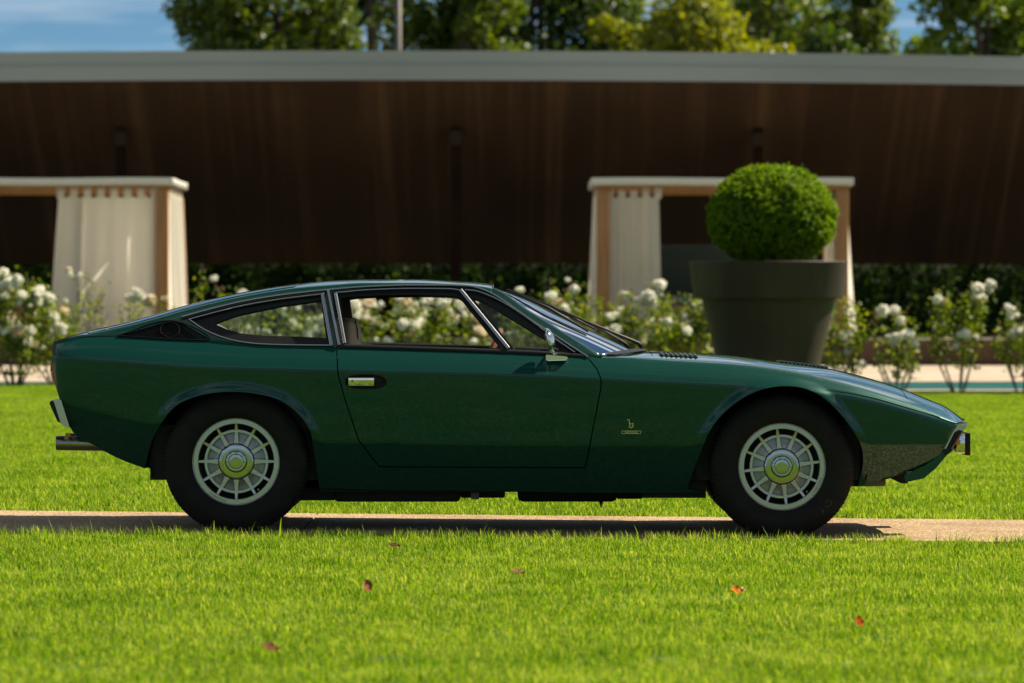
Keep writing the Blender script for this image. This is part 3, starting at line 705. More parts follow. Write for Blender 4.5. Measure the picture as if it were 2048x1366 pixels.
# ---- glass, seals, bright trim: all lie on the leaning side of the cabin
def on_side(px, py, lift=0.):
    wv = .75
    for _ in range(5):
        x, z = X_of(px, wv), Z_of(py, wv); wv = YC - side_y(x, z)
    return Vector((x, YC - wv - lift * .87, z + lift * .48))
def strip(pts, width, thick, m, name, parent=None, lift=.004, nn=None, both=True, ends=True):
    pts = smooth_line(pts, nn or max(2, len(pts) * 8)) if len(pts) > 2 else np.array([np.array(pts[0]) + (np.array(pts[1]) - np.array(pts[0])) * k / 12 for k in range(13)])
    P = [on_side(p[0], p[1], lift) for p in pts]; o_ = Vector((0, -.87, .48)).normalized(); V, F = [], []; sg = 8
    for i, p in enumerate(P):
        t = (P[min(i + 1, len(P) - 1)] - P[max(i - 1, 0)]).normalized(); s_ = t.cross(o_).normalized(); up = s_.cross(t).normalized()
        for k in range(sg):
            an = 2 * math.pi * (k + .5) / sg; ca, sa = math.cos(an), math.sin(an)
            ca = math.copysign(abs(ca) ** .6, ca); sa = math.copysign(abs(sa) ** .6, sa)
            V.append(p + s_ * ca * width * .5 + up * sa * thick * .5)
    for i in range(len(P) - 1):
        for k in range(sg):
            q, r2 = i * sg + k, i * sg + (k + 1) % sg; F.append((q, r2, r2 + sg, q + sg))
    F += [tuple(range(sg))[::-1], tuple((len(P) - 1) * sg + k for k in range(sg))]
    o = mk(name, V, F, m, parent or car, True, 50)
    if both: mirror(o)
    return o
def ray_poly(c, poly, n=96):
    out = []
    for k in range(n):
        a = 2 * math.pi * k / n; d = (math.cos(a), math.sin(a)); best = None
        for i in range(len(poly)):
            p, q = poly[i], poly[(i + 1) % len(poly)]; ex, ey = q[0] - p[0], q[1] - p[1]; den = d[0] * ey - d[1] * ex
            if abs(den) < 1e-12: continue
            t = ((p[0] - c[0]) * ey - (p[1] - c[1]) * ex) / den; u = ((p[0] - c[0]) * d[1] - (p[1] - c[1]) * d[0]) / den
            if t > 0 and -1e-6 <= u <= 1 + 1e-6 and (best is None or t > best): best = t
        out.append((c[0] + d[0] * best, c[1] + d[1] * best))
    return out
def window(outer, inner, name_seal, name_pane, pane=True, depth=.010, far_open=0.):
    c = np.mean(np.array(inner), axis=0); n = 120
    # bias the angles so that sharp corners are kept: add corner points exactly
    ang = sorted(set([2 * math.pi * k / n for k in range(n)] + [math.atan2(p[1] - c[1], p[0] - c[0]) % (2 * math.pi) for p in list(outer) + list(inner)]))
    def at(poly):
        res = []
        for a in ang:
            d = (math.cos(a), math.sin(a)); best = 0
            for i in range(len(poly)):
                p, q = poly[i], poly[(i + 1) % len(poly)]; ex, ey = q[0] - p[0], q[1] - p[1]; den = d[0] * ey - d[1] * ex
                if abs(den) < 1e-12: continue
                t = ((p[0] - c[0]) * ey - (p[1] - c[1]) * ex) / den; u = ((p[0] - c[0]) * d[1] - (p[1] - c[1]) * d[0]) / den
                if t > 0 and -1e-5 <= u <= 1 + 1e-5: best = max(best, t)
            res.append((c[0] + d[0] * best, c[1] + d[1] * best))
        return res
    O, I = at(outer), at(inner); m = len(O)
    V = [on_side(*p, -depth) for p in O] + [on_side(*p, -depth - .002) for p in I] + [on_side(*p, -depth - .022) for p in I]
    F = [(i, (i + 1) % m, m + (i + 1) % m, m + i) for i in range(m)] + [(m + i, m + (i + 1) % m, 2 * m + (i + 1) % m, 2 * m + i) for i in range(m)]
    s_ = mk(name_seal, V, F, M_seal, car, True, 30)
    if far_open:
        I2 = [(i_[0] + (o_[0] - i_[0]) * far_open, i_[1] + (o_[1] - i_[1]) * far_open) for o_, i_ in zip(O, I)]
        V2 = [on_side(*p, -depth) for p in O] + [on_side(*p, -depth - .002) for p in I2] + [on_side(*p, -depth - .022) for p in I2]
        mk(name_seal, [(v.x, 2 * YC - v.y, v.z) for v in V2], [q[::-1] for q in F], M_seal, car, True, 30)
    else: mirror(s_)
    if pane:
        K = [(i_[0] + (o_[0] - i_[0]) * far_open, i_[1] + (o_[1] - i_[1]) * far_open) for o_, i_ in zip(O, I)]
        V = [on_side(*c, -depth - .010)] + [on_side(*p, -depth - .010) for p in I]
        mk(name_pane, V, [(0, 1 + i, 1 + (i + 1) % m) for i in range(m)], M_glass, car, False)
        V = [on_side(*c, -depth - .010)] + [on_side(*p, -depth - .010) for p in K]
        mk(name_pane, [(v.x, 2 * YC - v.y, v.z) for v in V], [(0, 1 + (i + 1) % m, 1 + i) for i in range(m)], M_glass, car, False)
window([(371, 638), (420, 624), (480, 609.5), (560, 596), (648, 584), (668, 694), (526, 691), (480, 686), (449, 678), (412, 663)],
       [(428, 645), (455, 634), (480, 626), (560, 609), (642, 598), (652, 673.5), (600, 671), (530, 669), (480, 664), (452, 655.5)], 'quarter_window_seal', 'quarter_window_pane', far_open=.75)
window([(661, 581.5), (740, 573.5), (824, 570.5), (922, 571.5), (1021, 704), (676, 697)],
       [(681, 593), (700, 590.5), (760, 588), (830, 587), (908, 589), (923, 595), (1003, 694), (690, 687.5)], 'door_window_seal', 'door_window_pane', pane=False)
window([(922, 571.5), (941, 573), (968, 580), (1180, 718), (1021, 704)],
       [(946, 594), (958, 597), (972, 603), (1126, 697), (1030, 697.5)], 'vent_window_seal', 'vent_window_pane', far_open=.6)
strip([(363, 635), (420, 619.5), (480, 605), (560, 591.5), (652, 581), (740, 574), (824, 571.5), (900, 571.5), (941, 573.5), (968, 581), (1060, 639.5), (1177, 715.5)], .010, .012, M_steel, 'drip_rail', nn=90)
strip([(363, 639), (420, 623.5), (480, 609), (560, 595.5), (652, 585)], .008, .010, M_black, 'roof_gutter')
strip([(378, 640), (430, 626), (480, 613.5), (560, 599.5), (645, 589)], .007, .012, M_steel, 'quarter_window_top_trim')
strip([(378, 640), (412, 662), (449, 677), (480, 684.5), (526, 689.5), (600, 691.5), (664, 692)], .008, .012, M_steel, 'quarter_window_lower_trim')
strip([(645, 588), (663, 692)], .017, .014, M_steel, 'quarter_window_front_trim')
strip([(656, 583), (678, 693)], .017, .022, M_steel, 'pillar_trim', lift=.007)
strip([(671, 587), (689.5, 688)], .016, .014, M_steel, 'door_frame_rear_trim')
strip([(671, 587), (740, 581), (824, 578.5), (900, 579), (921, 582)], .008, .013, M_steel, 'door_frame_top_trim')
strip([(921, 581), (1017, 698)], .019, .018, M_steel, 'quarterlight_post')
strip([(930, 581), (948, 582.5), (970, 589), (1150, 706)], .008, .013, M_steel, 'quarterlight_frame_trim')
strip([(681, 692.5), (900, 699.5), (1090, 707), (1168, 712.5)], .019, .014, M_black, 'sill_weatherstrip', lift=.002)
strip([(690, 688.5), (900, 694.5), (1018, 698.5), (1140, 704)], .006, .010, M_seal, 'inner_weatherstrip', lift=-.006)
# half-lowered far door window
V = [on_side(*p, -.02) for p in [(735, 684), (830, 679.5), (940, 677.5), (990, 678), (1003, 697), (700, 692)]]
V = [(v.x, 2 * YC - v.y, v.z) for v in V]; mk('door_window_pane', V, [(0, 1, 2, 3, 4, 5)], M_glass, car, False)

# louvred quarter grille with round filler ring
gr = mk('quarter_grille', [on_side(p, q, -.012) for p, q in [(231, 673.5), (340, 640), (363, 645), (423, 679), (412, 683)]], [(0, 1, 2, 3, 4)], M_dark, car, False)
tri = [(235, 672.2), (340, 642), (360, 645.7), (418.5, 678), (411.5, 680.7)]
def clip_x(poly, p, d):
    ts = []
    for i in range(len(poly)):
        a, b = poly[i], poly[(i + 1) % len(poly)]; ex, ey = b[0] - a[0], b[1] - a[1]; den = d[0] * ey - d[1] * ex
        if abs(den) < 1e-9: continue
        t = ((a[0] - p[0]) * ey - (a[1] - p[1]) * ex) / den; u = ((a[0] - p[0]) * d[1] - (a[1] - p[1]) * d[0]) / den
        if 0 <= u <= 1: ts.append(t)
    return (min(ts), max(ts)) if len(ts) >= 2 else None
for k in range(26):
    p = (215 + k * 7.6, 681); d = (.80, .60)
    p = (p[0] - 60, 640); r_ = clip_x(tri, p, d)
    if r_ and r_[1] - r_[0] > 3:
        a = (p[0] + d[0] * r_[0], p[1] + d[1] * r_[0]); b = (p[0] + d[0] * r_[1], p[1] + d[1] * r_[1])
        strip([a, b], .0035, .010, M_black, 'louvre', gr, lift=-.002, both=False)
strip(tri + [tri[0]], .005, .010, M_black, 'grille_frame', gr, lift=.003, nn=60, both=False)
strip([(340 + 19 * math.cos(t), 660.5 + 15.5 * math.sin(t)) for t in np.linspace(0, 2 * math.pi, 33)], .004, .012, M_black, 'filler_ring', gr, lift=.003, nn=40, both=False)
mirror(gr)

# door handle
hb = [on_side(p, q, -.02) for p, q in [(688, 748), (775, 748), (775, 780), (688, 780)]]
rec = mk('handle_recess', hb, [(0, 1, 2, 3)], M_dark, door, False)
strip(chaikin([(691, 750), (772, 750), (772, 777.5), (691, 777.5)], 2) + [chaikin([(691, 750), (772, 750), (772, 777.5), (691, 777.5)], 2)[0]], .005, .006, M_black, 'handle_surround', door, lift=.001, nn=60, both=False)
q = [on_side(p, r_, .0) for p, r_ in [(697, 756), (748, 756), (748, 771.5), (697, 771.5)]]
V = [v + Vector((0, -.002, 0)) for v in q] + [v + Vector((0, .012, 0)) for v in q]
cen = [(q[0] * (1 - t) + q[3] * t + Vector((0, -.007, 0))) for t in (.28, .72)] + [(q[1] * (1 - t) + q[2] * t + Vector((0, -.007, 0))) for t in (.28, .72)]
V += cen
mk('door_handle', V, [(0, 8, 10, 1), (8, 9, 11, 10), (9, 3, 2, 11), (0, 3, 9, 8), (1, 10, 11, 2), (0, 1, 5, 4), (3, 7, 6, 2), (0, 4, 7, 3), (1, 2, 6, 5)], M_chrome, door, False)
lk = on_side(705, 763.5, .009); v, f = lathe([(.0005, -.004), (.005, -.004), (.006, .0)], 16, 'y', tuple(lk)); mk('lock', v, f, M_steel, door)

# badge on the front wing: figure above a framed name
def flat_strip(pts, wpx):
    V, F = [], []
    for i in range(len(pts) - 1):
        a, b = np.array(pts[i], float), np.array(pts[i + 1], float); t = (b - a) / np.linalg.norm(b - a); n_ = np.array([-t[1], t[0]]) * wpx * .5; a = a - t * wpx * .3; b = b + t * wpx * .3
        k = len(V); qs = [a + n_, b + n_, b - n_, a - n_]
        V += [on_side(p[0], p[1], .003) for p in qs] + [on_side(p[0], p[1], -.001) for p in qs]
        F += [(k, k + 1, k + 2, k + 3), (k, k + 4, k + 5, k + 1), (k + 1, k + 5, k + 6, k + 2), (k + 2, k + 6, k + 7, k + 3), (k + 3, k + 7, k + 4, k)]
    return V, F
def zp(x, y): return (1230 + x / 27.31, 825 + y / 27.31)
bd = mk('wing_emblem', *join([flat_strip([zp(690, 400), zp(770, 410), zp(790, 590), zp(810, 790), zp(760, 800)], 1.9), flat_strip([zp(800, 600), zp(890, 640), zp(1000, 605)], 1.6), flat_strip([zp(985, 620), zp(985, 780), zp(890, 845), zp(800, 800)], 1.9)]), M_gold, car, False)
fr = mk('name_badge', *join([flat_strip([zp(370, 1025), zp(1410, 1025), zp(1410, 1160), zp(370, 1160), zp(370, 1020)], 1.1)]), M_gold, car, False)
V, F = text_mesh('bertone', .0165, .0008); ctr = on_side(*zp(890, 1140), .002)
mk('lettering', [(ctr.x + v.x * 1.12, ctr.y - .001 - v.z, ctr.z + v.y) for v in V], F, M_gold, fr, False)
bp_ = on_side(*zp(890, 1092), .0006); hx, hz_ = 19 / 428, 2.4 / 428
mk('badge_plate', [(bp_.x - hx, bp_.y, bp_.z - hz_), (bp_.x + hx, bp_.y, bp_.z - hz_), (bp_.x + hx, bp_.y, bp_.z + hz_), (bp_.x - hx, bp_.y, bp_.z + hz_)], [(0, 1, 2, 3)], M_black, fr, False)

# bonnet vents
def top_z(x, wv):
    (_, _), (_, _), (_, _), (w3, zd) = feats(x); t = 1 - min(1, abs(wv) / float(w3)); return float(zd) + (float(fH(x)) - float(zd)) * (1 - (1 - t) ** 2)
for (p0, p1, w0, w1, ns_) in ((1318, 1395, .40, .58, 8), (1556, 1652, -.28, .16, 12)):
    vent = None
    xa0, xa1 = X_of(p0, (w0 + w1) / 2), X_of(p1, (w0 + w1) / 2)
    V = [(x, YC - wv, top_z(x, wv) + .003) for x in np.linspace(xa0, xa1, 9) for wv in np.linspace(w0, w1, 7)]
    vent = mk('bonnet_vent', V, [(i * 7 + j, i * 7 + j + 1, (i + 1) * 7 + j + 1, (i + 1) * 7 + j) for i in range(8) for j in range(6)], M_dark, car)
    for k in range(ns_):
        x = xa0 + (xa1 - xa0) * (k + .5) / ns_; hw = (xa1 - xa0) / ns_ * .33
        mk('slat', *tube([(x, YC - wv, top_z(x, wv) + .005) for wv in np.linspace(w0 + .01, w1 - .01, 7)], hw * .8, 8), M_paint, vent)
# cowl and wipers
V = []
for j in range(17):
    t = 2 * j / 16 - 1; q = 1 - t * t; xw = XE - .01 + (X_of(1268, 0) - XE) * q
    wv = t * .72; V += [(xw + .012, YC + wv, top_z(xw, wv) + .012), (xw + .075, YC + wv, top_z(xw + .075, wv) + .007)]
mk('cowl_grille', V, [(2 * j, 2 * j + 2, 2 * j + 3, 2 * j + 1) for j in range(16)], M_black, car)
def scr_pt(s, t, lift=0.):
    sx = XA + (XE - .01 - XA) * s; ew, ez = float(wE(sx)), float(fE(sx)); i = s * ns; i0 = min(ns - 1, int(i)); c_ = ctrl[i0] + (ctrl[i0 + 1] - ctrl[i0]) * (i - i0)
    cxx, czz = X_of(c_[0], 0), Z_of(c_[1], 0); q = 1 - t * t
    return Vector((sx + (cxx - sx) * q + lift * .42, YC + t * (ew - .006), ez - .002 + (czz - ez) * q + lift * .9))
for (t0, t1, tm) in ((-.10, -.62, -.42), (.55, -.02, .2)):
    wp = empty('wiper'); wp.parent = car
    base = scr_pt(1.0, t0, .02) + Vector((.03, 0, .0)); mid = scr_pt(.45, tm, .030)
    mk('wiper_arm', *tube([base, base + Vector((-.02, 0, .022)), scr_pt(.78, t0 + (tm - t0) * .45, .038), mid], [.011, .010, .007, .004], 6), M_black, wp)
    b0, b1 = scr_pt(.72, t1 + .05, .012), scr_pt(.10, t1 + (tm - t1) * .2 if t1 < -.3 else tm + .1, .012)
    mk('wiper_blade', *tube([b0, (b0 + b1) / 2 + Vector((.004, 0, .012)), b1], [.005, .009, .005], 6), M_black, wp)

# door mirror
mb = on_side(1112, 716, .012); mr = empty('door_mirror'); mr.parent = car
V = []
for (px, py, dy) in ((1090, 709, .0), (1134, 712.5, .0), (1137, 714, 0), (1135, 721, 0), (1093, 722, 0), (1090, 719, 0)):
    p = on_side(px, py, .0); V.append((p.x, p.y + .012, p.z))
k = len(V); V += [(p[0] * .93 + mb.x * .07, V[0][1] - .062, p[2] * .97 + mb.z * .03) for p in V]
bm = bmesh.new(); vs = [bm.verts.new(p) for p in V]; bm.faces.new(vs[k:]); bm.faces.new(vs[:k][::-1])
for i in range(k): bm.faces.new([vs[i], vs[(i + 1) % k], vs[k + (i + 1) % k], vs[k + i]])
bmesh.ops.bevel(bm, geom=list(bm.edges), offset=.003, segments=2, affect='EDGES'); bmesh.ops.recalc_face_normals(bm, faces=bm.faces)
from_bm('mirror_foot', bm, M_chrome, mr, True, 40)
my = V[0][1] - .03
mk('mirror_stem', *tube([pw(1112, 711, my), pw(1106, 704, my - .02), pw(1101, 697, my - .04)], [.012, .008, .009], 10), M_chrome, mr)
cp = Vector(pw(1096, 679, my - .055)); V, F = [], []; nu, nv = 18, 14
for i in range(nv + 1):
    th = math.pi * i / nv
    for k in range(nu):
        ph = 2 * math.pi * k / nu; x, y, z = math.sin(th) * math.cos(ph), math.sin(th) * math.sin(ph), math.cos(th)
        xx = x * (.032 if x > 0 else .012) ; V.append(cp + Vector((xx + z * -.010, y * .072, z * .055)))
for i in range(nv):
    for k in range(nu): a_, b_ = i * nu + k, i * nu + (k + 1) % nu; F.append((a_, a_ + nu, b_ + nu, b_))
mk('mirror_shell', V, F, M_chrome, mr)

# ---- wheels
def lens(profile, seg, y0=0): return lathe(profile, seg, 'y', (0, y0, 0))
def tyre_mesh():
    half = [(.205, -.088), (.213, -.096), (.225, -.103), (.250, -.110), (.272, -.1115), (.292, -.1085), (.310, -.101), (.322, -.094), (.329, -.089)]
    tread = [(.334, -.083), (.3385, -.074), (.340, -.060), (.3405, -.05), (.335, -.048), (.335, -.042), (.341, -.040), (.3412, 0.)]
    prof = half + tread; prof = prof + [(r, -h) for r, h in prof[::-1][1:]]
    seg = 400; V, F = [], []; n = len(prof)
    for k in range(seg):
        a = 2 * math.pi * k / seg
        for i, (r, h) in enumerate(prof):
            if k % 4 == 0 and .328 < r < .3395: r -= .0055
            if k % 4 == 0 and .3395 <= r: r -= .0015
            V.append([r * math.cos(a), h, max(-.3262, r * math.sin(a))])
    for k in range(seg):
        for i in range(n - 1): F.append((k * n + i, k * n + i + 1, ((k + 1) % seg) * n + i + 1, ((k + 1) % seg) * n + i))
    return V, F
def arc_text(s, radius, mid_deg, size, y, squeeze=1.0):
    parts = []; step = size * .70 * squeeze / radius
    for i, ch in enumerate(s):
        if ch == ' ': continue
        v, f = text_mesh(ch, size, .0006); a = math.radians(mid_deg) + (len(s) - 1) / 2 * step - i * step
        r_, t_ = (math.cos(a), math.sin(a)), (math.sin(a), -math.cos(a))
        parts.append(([(r_[0] * (radius + p.y) + t_[0] * p.x * squeeze, y - p.z, r_[1] * (radius + p.y) + t_[1] * p.x * squeeze) for p in v], f))
    return join(parts)
def spoke_mesh():
    parts = []
    for k in range(12):
        a = math.pi / 2 + k * math.pi / 6; u, t = np.array([math.cos(a), math.sin(a)]), np.array([-math.sin(a), math.cos(a)])
        V, F = [], []; secs = [(.076, .0165, -.060, .028), (.105, .0120, -.060, .026), (.142, .0095, -.0585, .022), (.165, .0072, -.060, .020), (.184, .0066, -.066, .022)]
        for r, hw, yf, dep in secs:
            c_ = u * r
            for (s_, yy) in ((-1.25, yf + dep), (-1, yf + .003), (-.75, yf), (.75, yf), (1, yf + .003), (1.25, yf + dep)):
                p = c_ + t * hw * s_; V.append((p[0], yy, p[1]))
        n = 6
        for i in range(len(secs) - 1):
            for j in range(n - 1): F.append((i * n + j, (i + 1) * n + j, (i + 1) * n + j + 1, i * n + j + 1))
        parts.append((V, F))
    return join(parts)
WM = {}
def build_wheel(loc, rotdeg, flip, text):
    wl = empty('wheel', loc); wl.parent = car; wl.rotation_euler.z = math.pi if flip else 0
    def part(name, key, gen, m, rot=True, angle=35, parent=None):
        if key not in WM:
            o = mk(name, *gen(), m, parent or wl, True, angle); WM[key] = o.data
        else:
            o = bpy.data.objects.new(name, WM[key]); COL.objects.link(o); o.parent = parent or wl
        if rot: o.rotation_euler.y = -R(rotdeg) if not flip else R(rotdeg)
        return o
    ty = part('tyre', 'tyre', tyre_mesh, M_tyre, False, 30)
    part('rim', 'rim', lambda: lens([(.150, .075), (.172, .045), (.175, -.02), (.1755, -.064), (.177, -.074), (.179, -.0783), (.199, -.0783), (.2005, -.0768), (.202, -.0783), (.2065, -.087), (.2095, -.0885), (.2115, -.086), (.2105, -.078), (.203, -.070)], 96), M_alloy)
    part('barrel', 'barrel', lambda: lens([(.03, .02), (.150, .02), (.178, .0)], 64), M_dark)
    part('spokes', 'spokes', spoke_mesh, M_alloy, angle=25)
    part('spoke_ring', 'ring', lambda: lens([(.1345, -.034), (.136, -.0555), (.138, -.0575), (.149, -.0575), (.151, -.0555), (.1525, -.03)], 96), M_alloy)
    part('spoke_web', 'web', lambda: lens([(.07, -.052), (.092, -.048), (.105, -.038), (.120, -.031), (.139, -.030)], 72), M_alloy_d)
    hc = part('hub_cap', 'cap', lambda: lens([(.0005, -.0830), (.020, -.0830), (.0300, -.0830), (.0305, -.08295), (.034, -.0822), (.0355, -.0865), (.041, -.0875), (.0455, -.086), (.048, -.076), (.049, -.0705), (.051, -.0690), (.0525, -.06902), (.0535, -.06902), (.0730, -.0690), (.0738, -.06895), (.077, -.0683), (.0805, -.0665), (.083, -.062), (.0835, -.055)], 72), M_hub, angle=40)
    part('hub_groove', 'groove', lambda: join([lens([(.0488, -.0695), (.0505, -.0705), (.0520, -.0692)], 72), lens([(.0336, -.0826), (.0346, -.0842), (.0356, -.0868)], 72), lens([(.0825, -.0635), (.0850, -.0625), (.0860, -.058)], 72)]), M_dark)
    vs_ = part('valve', 'valve', lambda: tube([(.167 * math.cos(R(-52)), -.02, .167 * math.sin(R(-52))), (.167 * math.cos(R(-52)), -.055, .167 * math.sin(R(-52)))], .004, 8), M_steel)
    part('rim_lettering', 'rimtext%d' % text, lambda: arc_text('CAMPAGNOLO', .1865, 243 if text == 0 else -29, .0125, -.0783), M_dark, rot=False, angle=None)
    if text == 1: part('tyre_lettering', 'tyretext', lambda: arc_text('D4', .262, -43, .040, -.1105, 1.35), mat('tyre_relief', (.030, .027, .022), .7), rot=False, angle=None)
    return wl
def wheel_at(px, py, rot, text):
    wv = .79; x, z = X_of(px, YC - .10), Z_of(py, YC - .10)
    zc = lawn_z(x, 0) + .016 + .3262
    build_wheel((x, YC - .72, zc), rot, False, text); build_wheel((x, YC + .72, zc), rot + 11, True, text)
    # wheel housing
    V, F = [], []; rr = .405; sg = 28
    for k in range(sg + 1):
        a = math.pi * (-.06 + 1.12 * k / sg); V += [(x + rr * math.cos(a), .15, zc + rr * math.sin(a)), (x + rr * math.cos(a), .60, zc + rr * math.sin(a))]
    F = [(2 * k, 2 * k + 2, 2 * k + 3, 2 * k + 1) for k in range(sg)] + [tuple(2 * k + 1 for k in range(sg + 1))]
    h = mk('wheel_housing', V, F, M_dark, car, False); mirror(h)
    mk('axle', *tube([(x, YC - .62, zc), (x, YC + .62, zc)], .035, 10), M_dark, car)
wheel_at(472, 930, 0, 0); wheel_at(1564, 940, 7, 1)

# ---- underside, exhausts, bumpers, lamps
def bx(px0, px1, py0, py1, y0, y1, m, name, parent=None, bev=.0):
    yy = (y0 + y1) / 2; a = pw(px0, py1, min(y0, y1)); b = pw(px1, py0, min(y0, y1))
    return box(name, a[0], b[0], y0, y1, a[2], b[2], m, parent or car, bev)
bx(300, 1720, 850, 960, .18, 1.62, M_dark, 'floor_pan')
bx(640, 1400, 940, 984, .21, 1.59, M_dark, 'sill_underside')
bx(668, 921, 975, 1004, .30, .72, M_dark, 'silencer', bev=.02)
bx(921, 1010, 975, 996, .35, .65, M_dark, 'silencer_pipe', bev=.01)
bx(942, 958, 985, 999, .25, .30, mat('bracket_steel', (.10, .08, .06), .6), 'hanger_bracket')
bx(1035, 1235, 980, 1004, .5, .95, M_dark, 'gearbox_casing', bev=.025)
bx(1235, 1284, 980, 998, .5, .9, M_dark, 'engine_mount')
bx(1284, 1412, 960, 996, .22, 1.5, M_dark, 'front_subframe')
p = pw(1202, 1000, .6); mk('drain_spike', [(p[0] - .018, .58, p[2] + .02), (p[0] + .018, .58, p[2] + .02), (p[0] + .018, .62, p[2] + .02), (p[0] - .018, .62, p[2] + .02), (p[0], .6, p[2] - .042)], [(0, 1, 4), (1, 2, 4), (2, 3, 4), (3, 0, 4), (0, 3, 2, 1)], M_dark, car, False)
bx(600, 668, 976, 1001, .3, 1.4, M_dark, 'rear_crossmember')
bx(300, 345, 905, 955, .3, 1.5, M_dark, 'rear_subframe')
for yy in (.28, .40):
    for sg in (0, 1):
        y_ = yy if not sg else 2 * YC - yy
        a, b = pw(112.5, 886, yy), pw(206, 892, yy); dz = .0 if yy < .3 else .014
        pts = [Vector((a[0] + (.0 if yy < .3 else .045), y_, a[2] + dz)), Vector((b[0], y_, b[2] + dz + .01)), Vector((b[0] + .35, y_, b[2] + .06))]
        v, f = tube(pts, .034, 20, False); ex = mk('exhaust_pipe', v, f, M_tail, car)
        v, f = tube(pts, .031, 20, False); mk('pipe_bore', v, f, M_dark, ex)
# rear bumper halves
for sg in (-1, 1):
    prof = [(100, 803), (105.5, 799.5), (122, 800), (139, 855), (128, 852), (117, 843)]; parts = []
    y0, y1 = .10, .55
    V = [pw(p, q, y0) for p, q in prof] + [pw(p, q, y0) + np.array([0, y1 - y0, 0]) for p, q in prof]
    if sg > 0: V = [np.array([v[0], 2 * YC - v[1], v[2]]) for v in V]
    k = len(prof); mk('rear_bumper', V, [tuple(range(k)), tuple(range(k, 2 * k))[::-1]] + [(i, (i + 1) % k, k + (i + 1) % k, k + i) for i in range(k)], M_satin, car, False)
    rub = [(99, 806), (103.5, 801), (108, 803), (121.5, 845.5), (115.5, 843)]
    V = [pw(p, q, y0 - .006) + np.array([0, 0, 0]) for p, q in rub]; V += [v + np.array([0, y1 - y0 + .012, 0]) for v in V]
    V = [v + np.array([-.002, 0, 0]) for v in V]
    if sg > 0: V = [np.array([v[0], 2 * YC - v[1], v[2]]) for v in V]
    k = len(rub); mk('bumper_rubber', V, [tuple(range(k)), tuple(range(k, 2 * k))[::-1]] + [(i, (i + 1) % k, k + (i + 1) % k, k + i) for i in range(k)], M_black, car, False)
    for nm, q, m in (('tail_lamp', [(104, 721), (101.5, 726), (100.5, 743.5), (108, 743)], M_red), ('rear_indicator', [(101, 746.5), (107.5, 744.5), (111.5, 766.5), (107, 765.5)], M_amber), ('lamp_divider', [(100.7, 744), (108, 743.2), (108, 745), (101, 746)], M_chrome)):
        V = [pw(a_, b_, .13) for a_, b_ in q] + [pw(a_, b_, .13) + np.array([-.004, .40, 0]) for a_, b_ in q]
        if sg > 0: V = [np.array([v[0], 2 * YC - v[1], v[2]]) for v in V]
        mk(nm, V, [(0, 1, 2, 3), (7, 6, 5, 4), (0, 4, 5, 1), (1, 5, 6, 2), (2, 6, 7, 3), (3, 7, 4, 0)], m, car, False)
# nose: lower valance, grille face, bumper ends, lamps
xn = np.unique(np.r_[np.linspace(X_of(1716, .84), X_of(1880, .78), 40), np.linspace(X_of(1880, .78), XN, 20)])
fa = feats(xn); up = xn > X_of(1882, .78)
def cap_obj(sel, name, m, inset=0.):
    bm = bmesh.new(); e = [(xn[i], float(fa[0][0][i]) - .001, float(fa[0][1][i])) for i in range(len(xn)) if sel[i]]
    cap(bm, e, bulge=[float(nose_bow(x)) - inset for x, _, _ in e]); bmesh.ops.recalc_face_normals(bm, faces=bm.faces)
    return from_bm(name, bm, m, car, True, 50)
i0 = int(np.argmax(up)); sl = up.copy(); sl[i0] = True; lo = ~up; lo[i0] = True
cap_obj(lo, 'front_valance', M_paint); cap_obj(sl, 'grille_face', M_dark, .035)
for sg in (-1, 1):
    # bright bumper blade following the slanted nose edge, returning across the front
    prof = [(1886, 901.5), (1905, 862.5), (1916, 849), (1934, 851), (1932, 857), (1919, 866), (1907, 884), (1898, 900)]
    y0, y1 = .175, .78
    V = [pw(p, q, y0) for p, q in prof]; V += [v + np.array([.062, y1 - y0, .0]) for v in V]
    if sg > 0: V = [np.array([v[0], 2 * YC - v[1], v[2]]) for v in V]
    k = len(prof); mk('front_bumper', V, [tuple(range(k)), tuple(range(k, 2 * k))[::-1]] + [(i, (i + 1) % k, k + (i + 1) % k, k + i) for i in range(k)], M_satin, car, False)
    rub = [(1893, 897), (1909, 865), (1917, 860), (1924, 862), (1911, 884), (1901, 898)]
    V = [pw(p, q, y0 - .004) for p, q in rub]; V += [v + np.array([.012, .03, 0]) for v in V]
    if sg > 0: V = [np.array([v[0], 2 * YC - v[1], v[2]]) for v in V]
    k = len(rub); mk('bumper_end_rubber', V, [tuple(range(k)), tuple(range(k, 2 * k))[::-1]] + [(i, (i + 1) % k, k + (i + 1) % k, k + i) for i in range(k)], M_black, car, False)
    am = [(1906, 889), (1914, 880), (1921, 880), (1921, 889)]; V = [pw(p, q, .25) for p, q in am]; V += [v + np.array([0, .14, 0]) for v in V]
    if sg > 0: V = [np.array([v[0], 2 * YC - v[1], v[2]]) for v in V]
    mk('front_indicator', V, [(0, 1, 2, 3), (7, 6, 5, 4), (0, 4, 5, 1), (1, 5, 6, 2), (2, 6, 7, 3), (3, 7, 4, 0)], M_amber, car, False)
    y0, y1 = (.42, .62) if sg < 0 else (2 * YC - .62, 2 * YC - .42)
    a, b = pw(1911.5, 907, .42), pw(1932, 867, .42); lamp = box('driving_lamp', a[0], b[0], y0, y1, a[2], b[2], M_chrome, car, .006)
    a, b = pw(1931, 911, .42), pw(1941, 866, .42); box('lamp_front', a[0], b[0], y0 - .008, y1 + .008, a[2], b[2], M_black, lamp, .005)
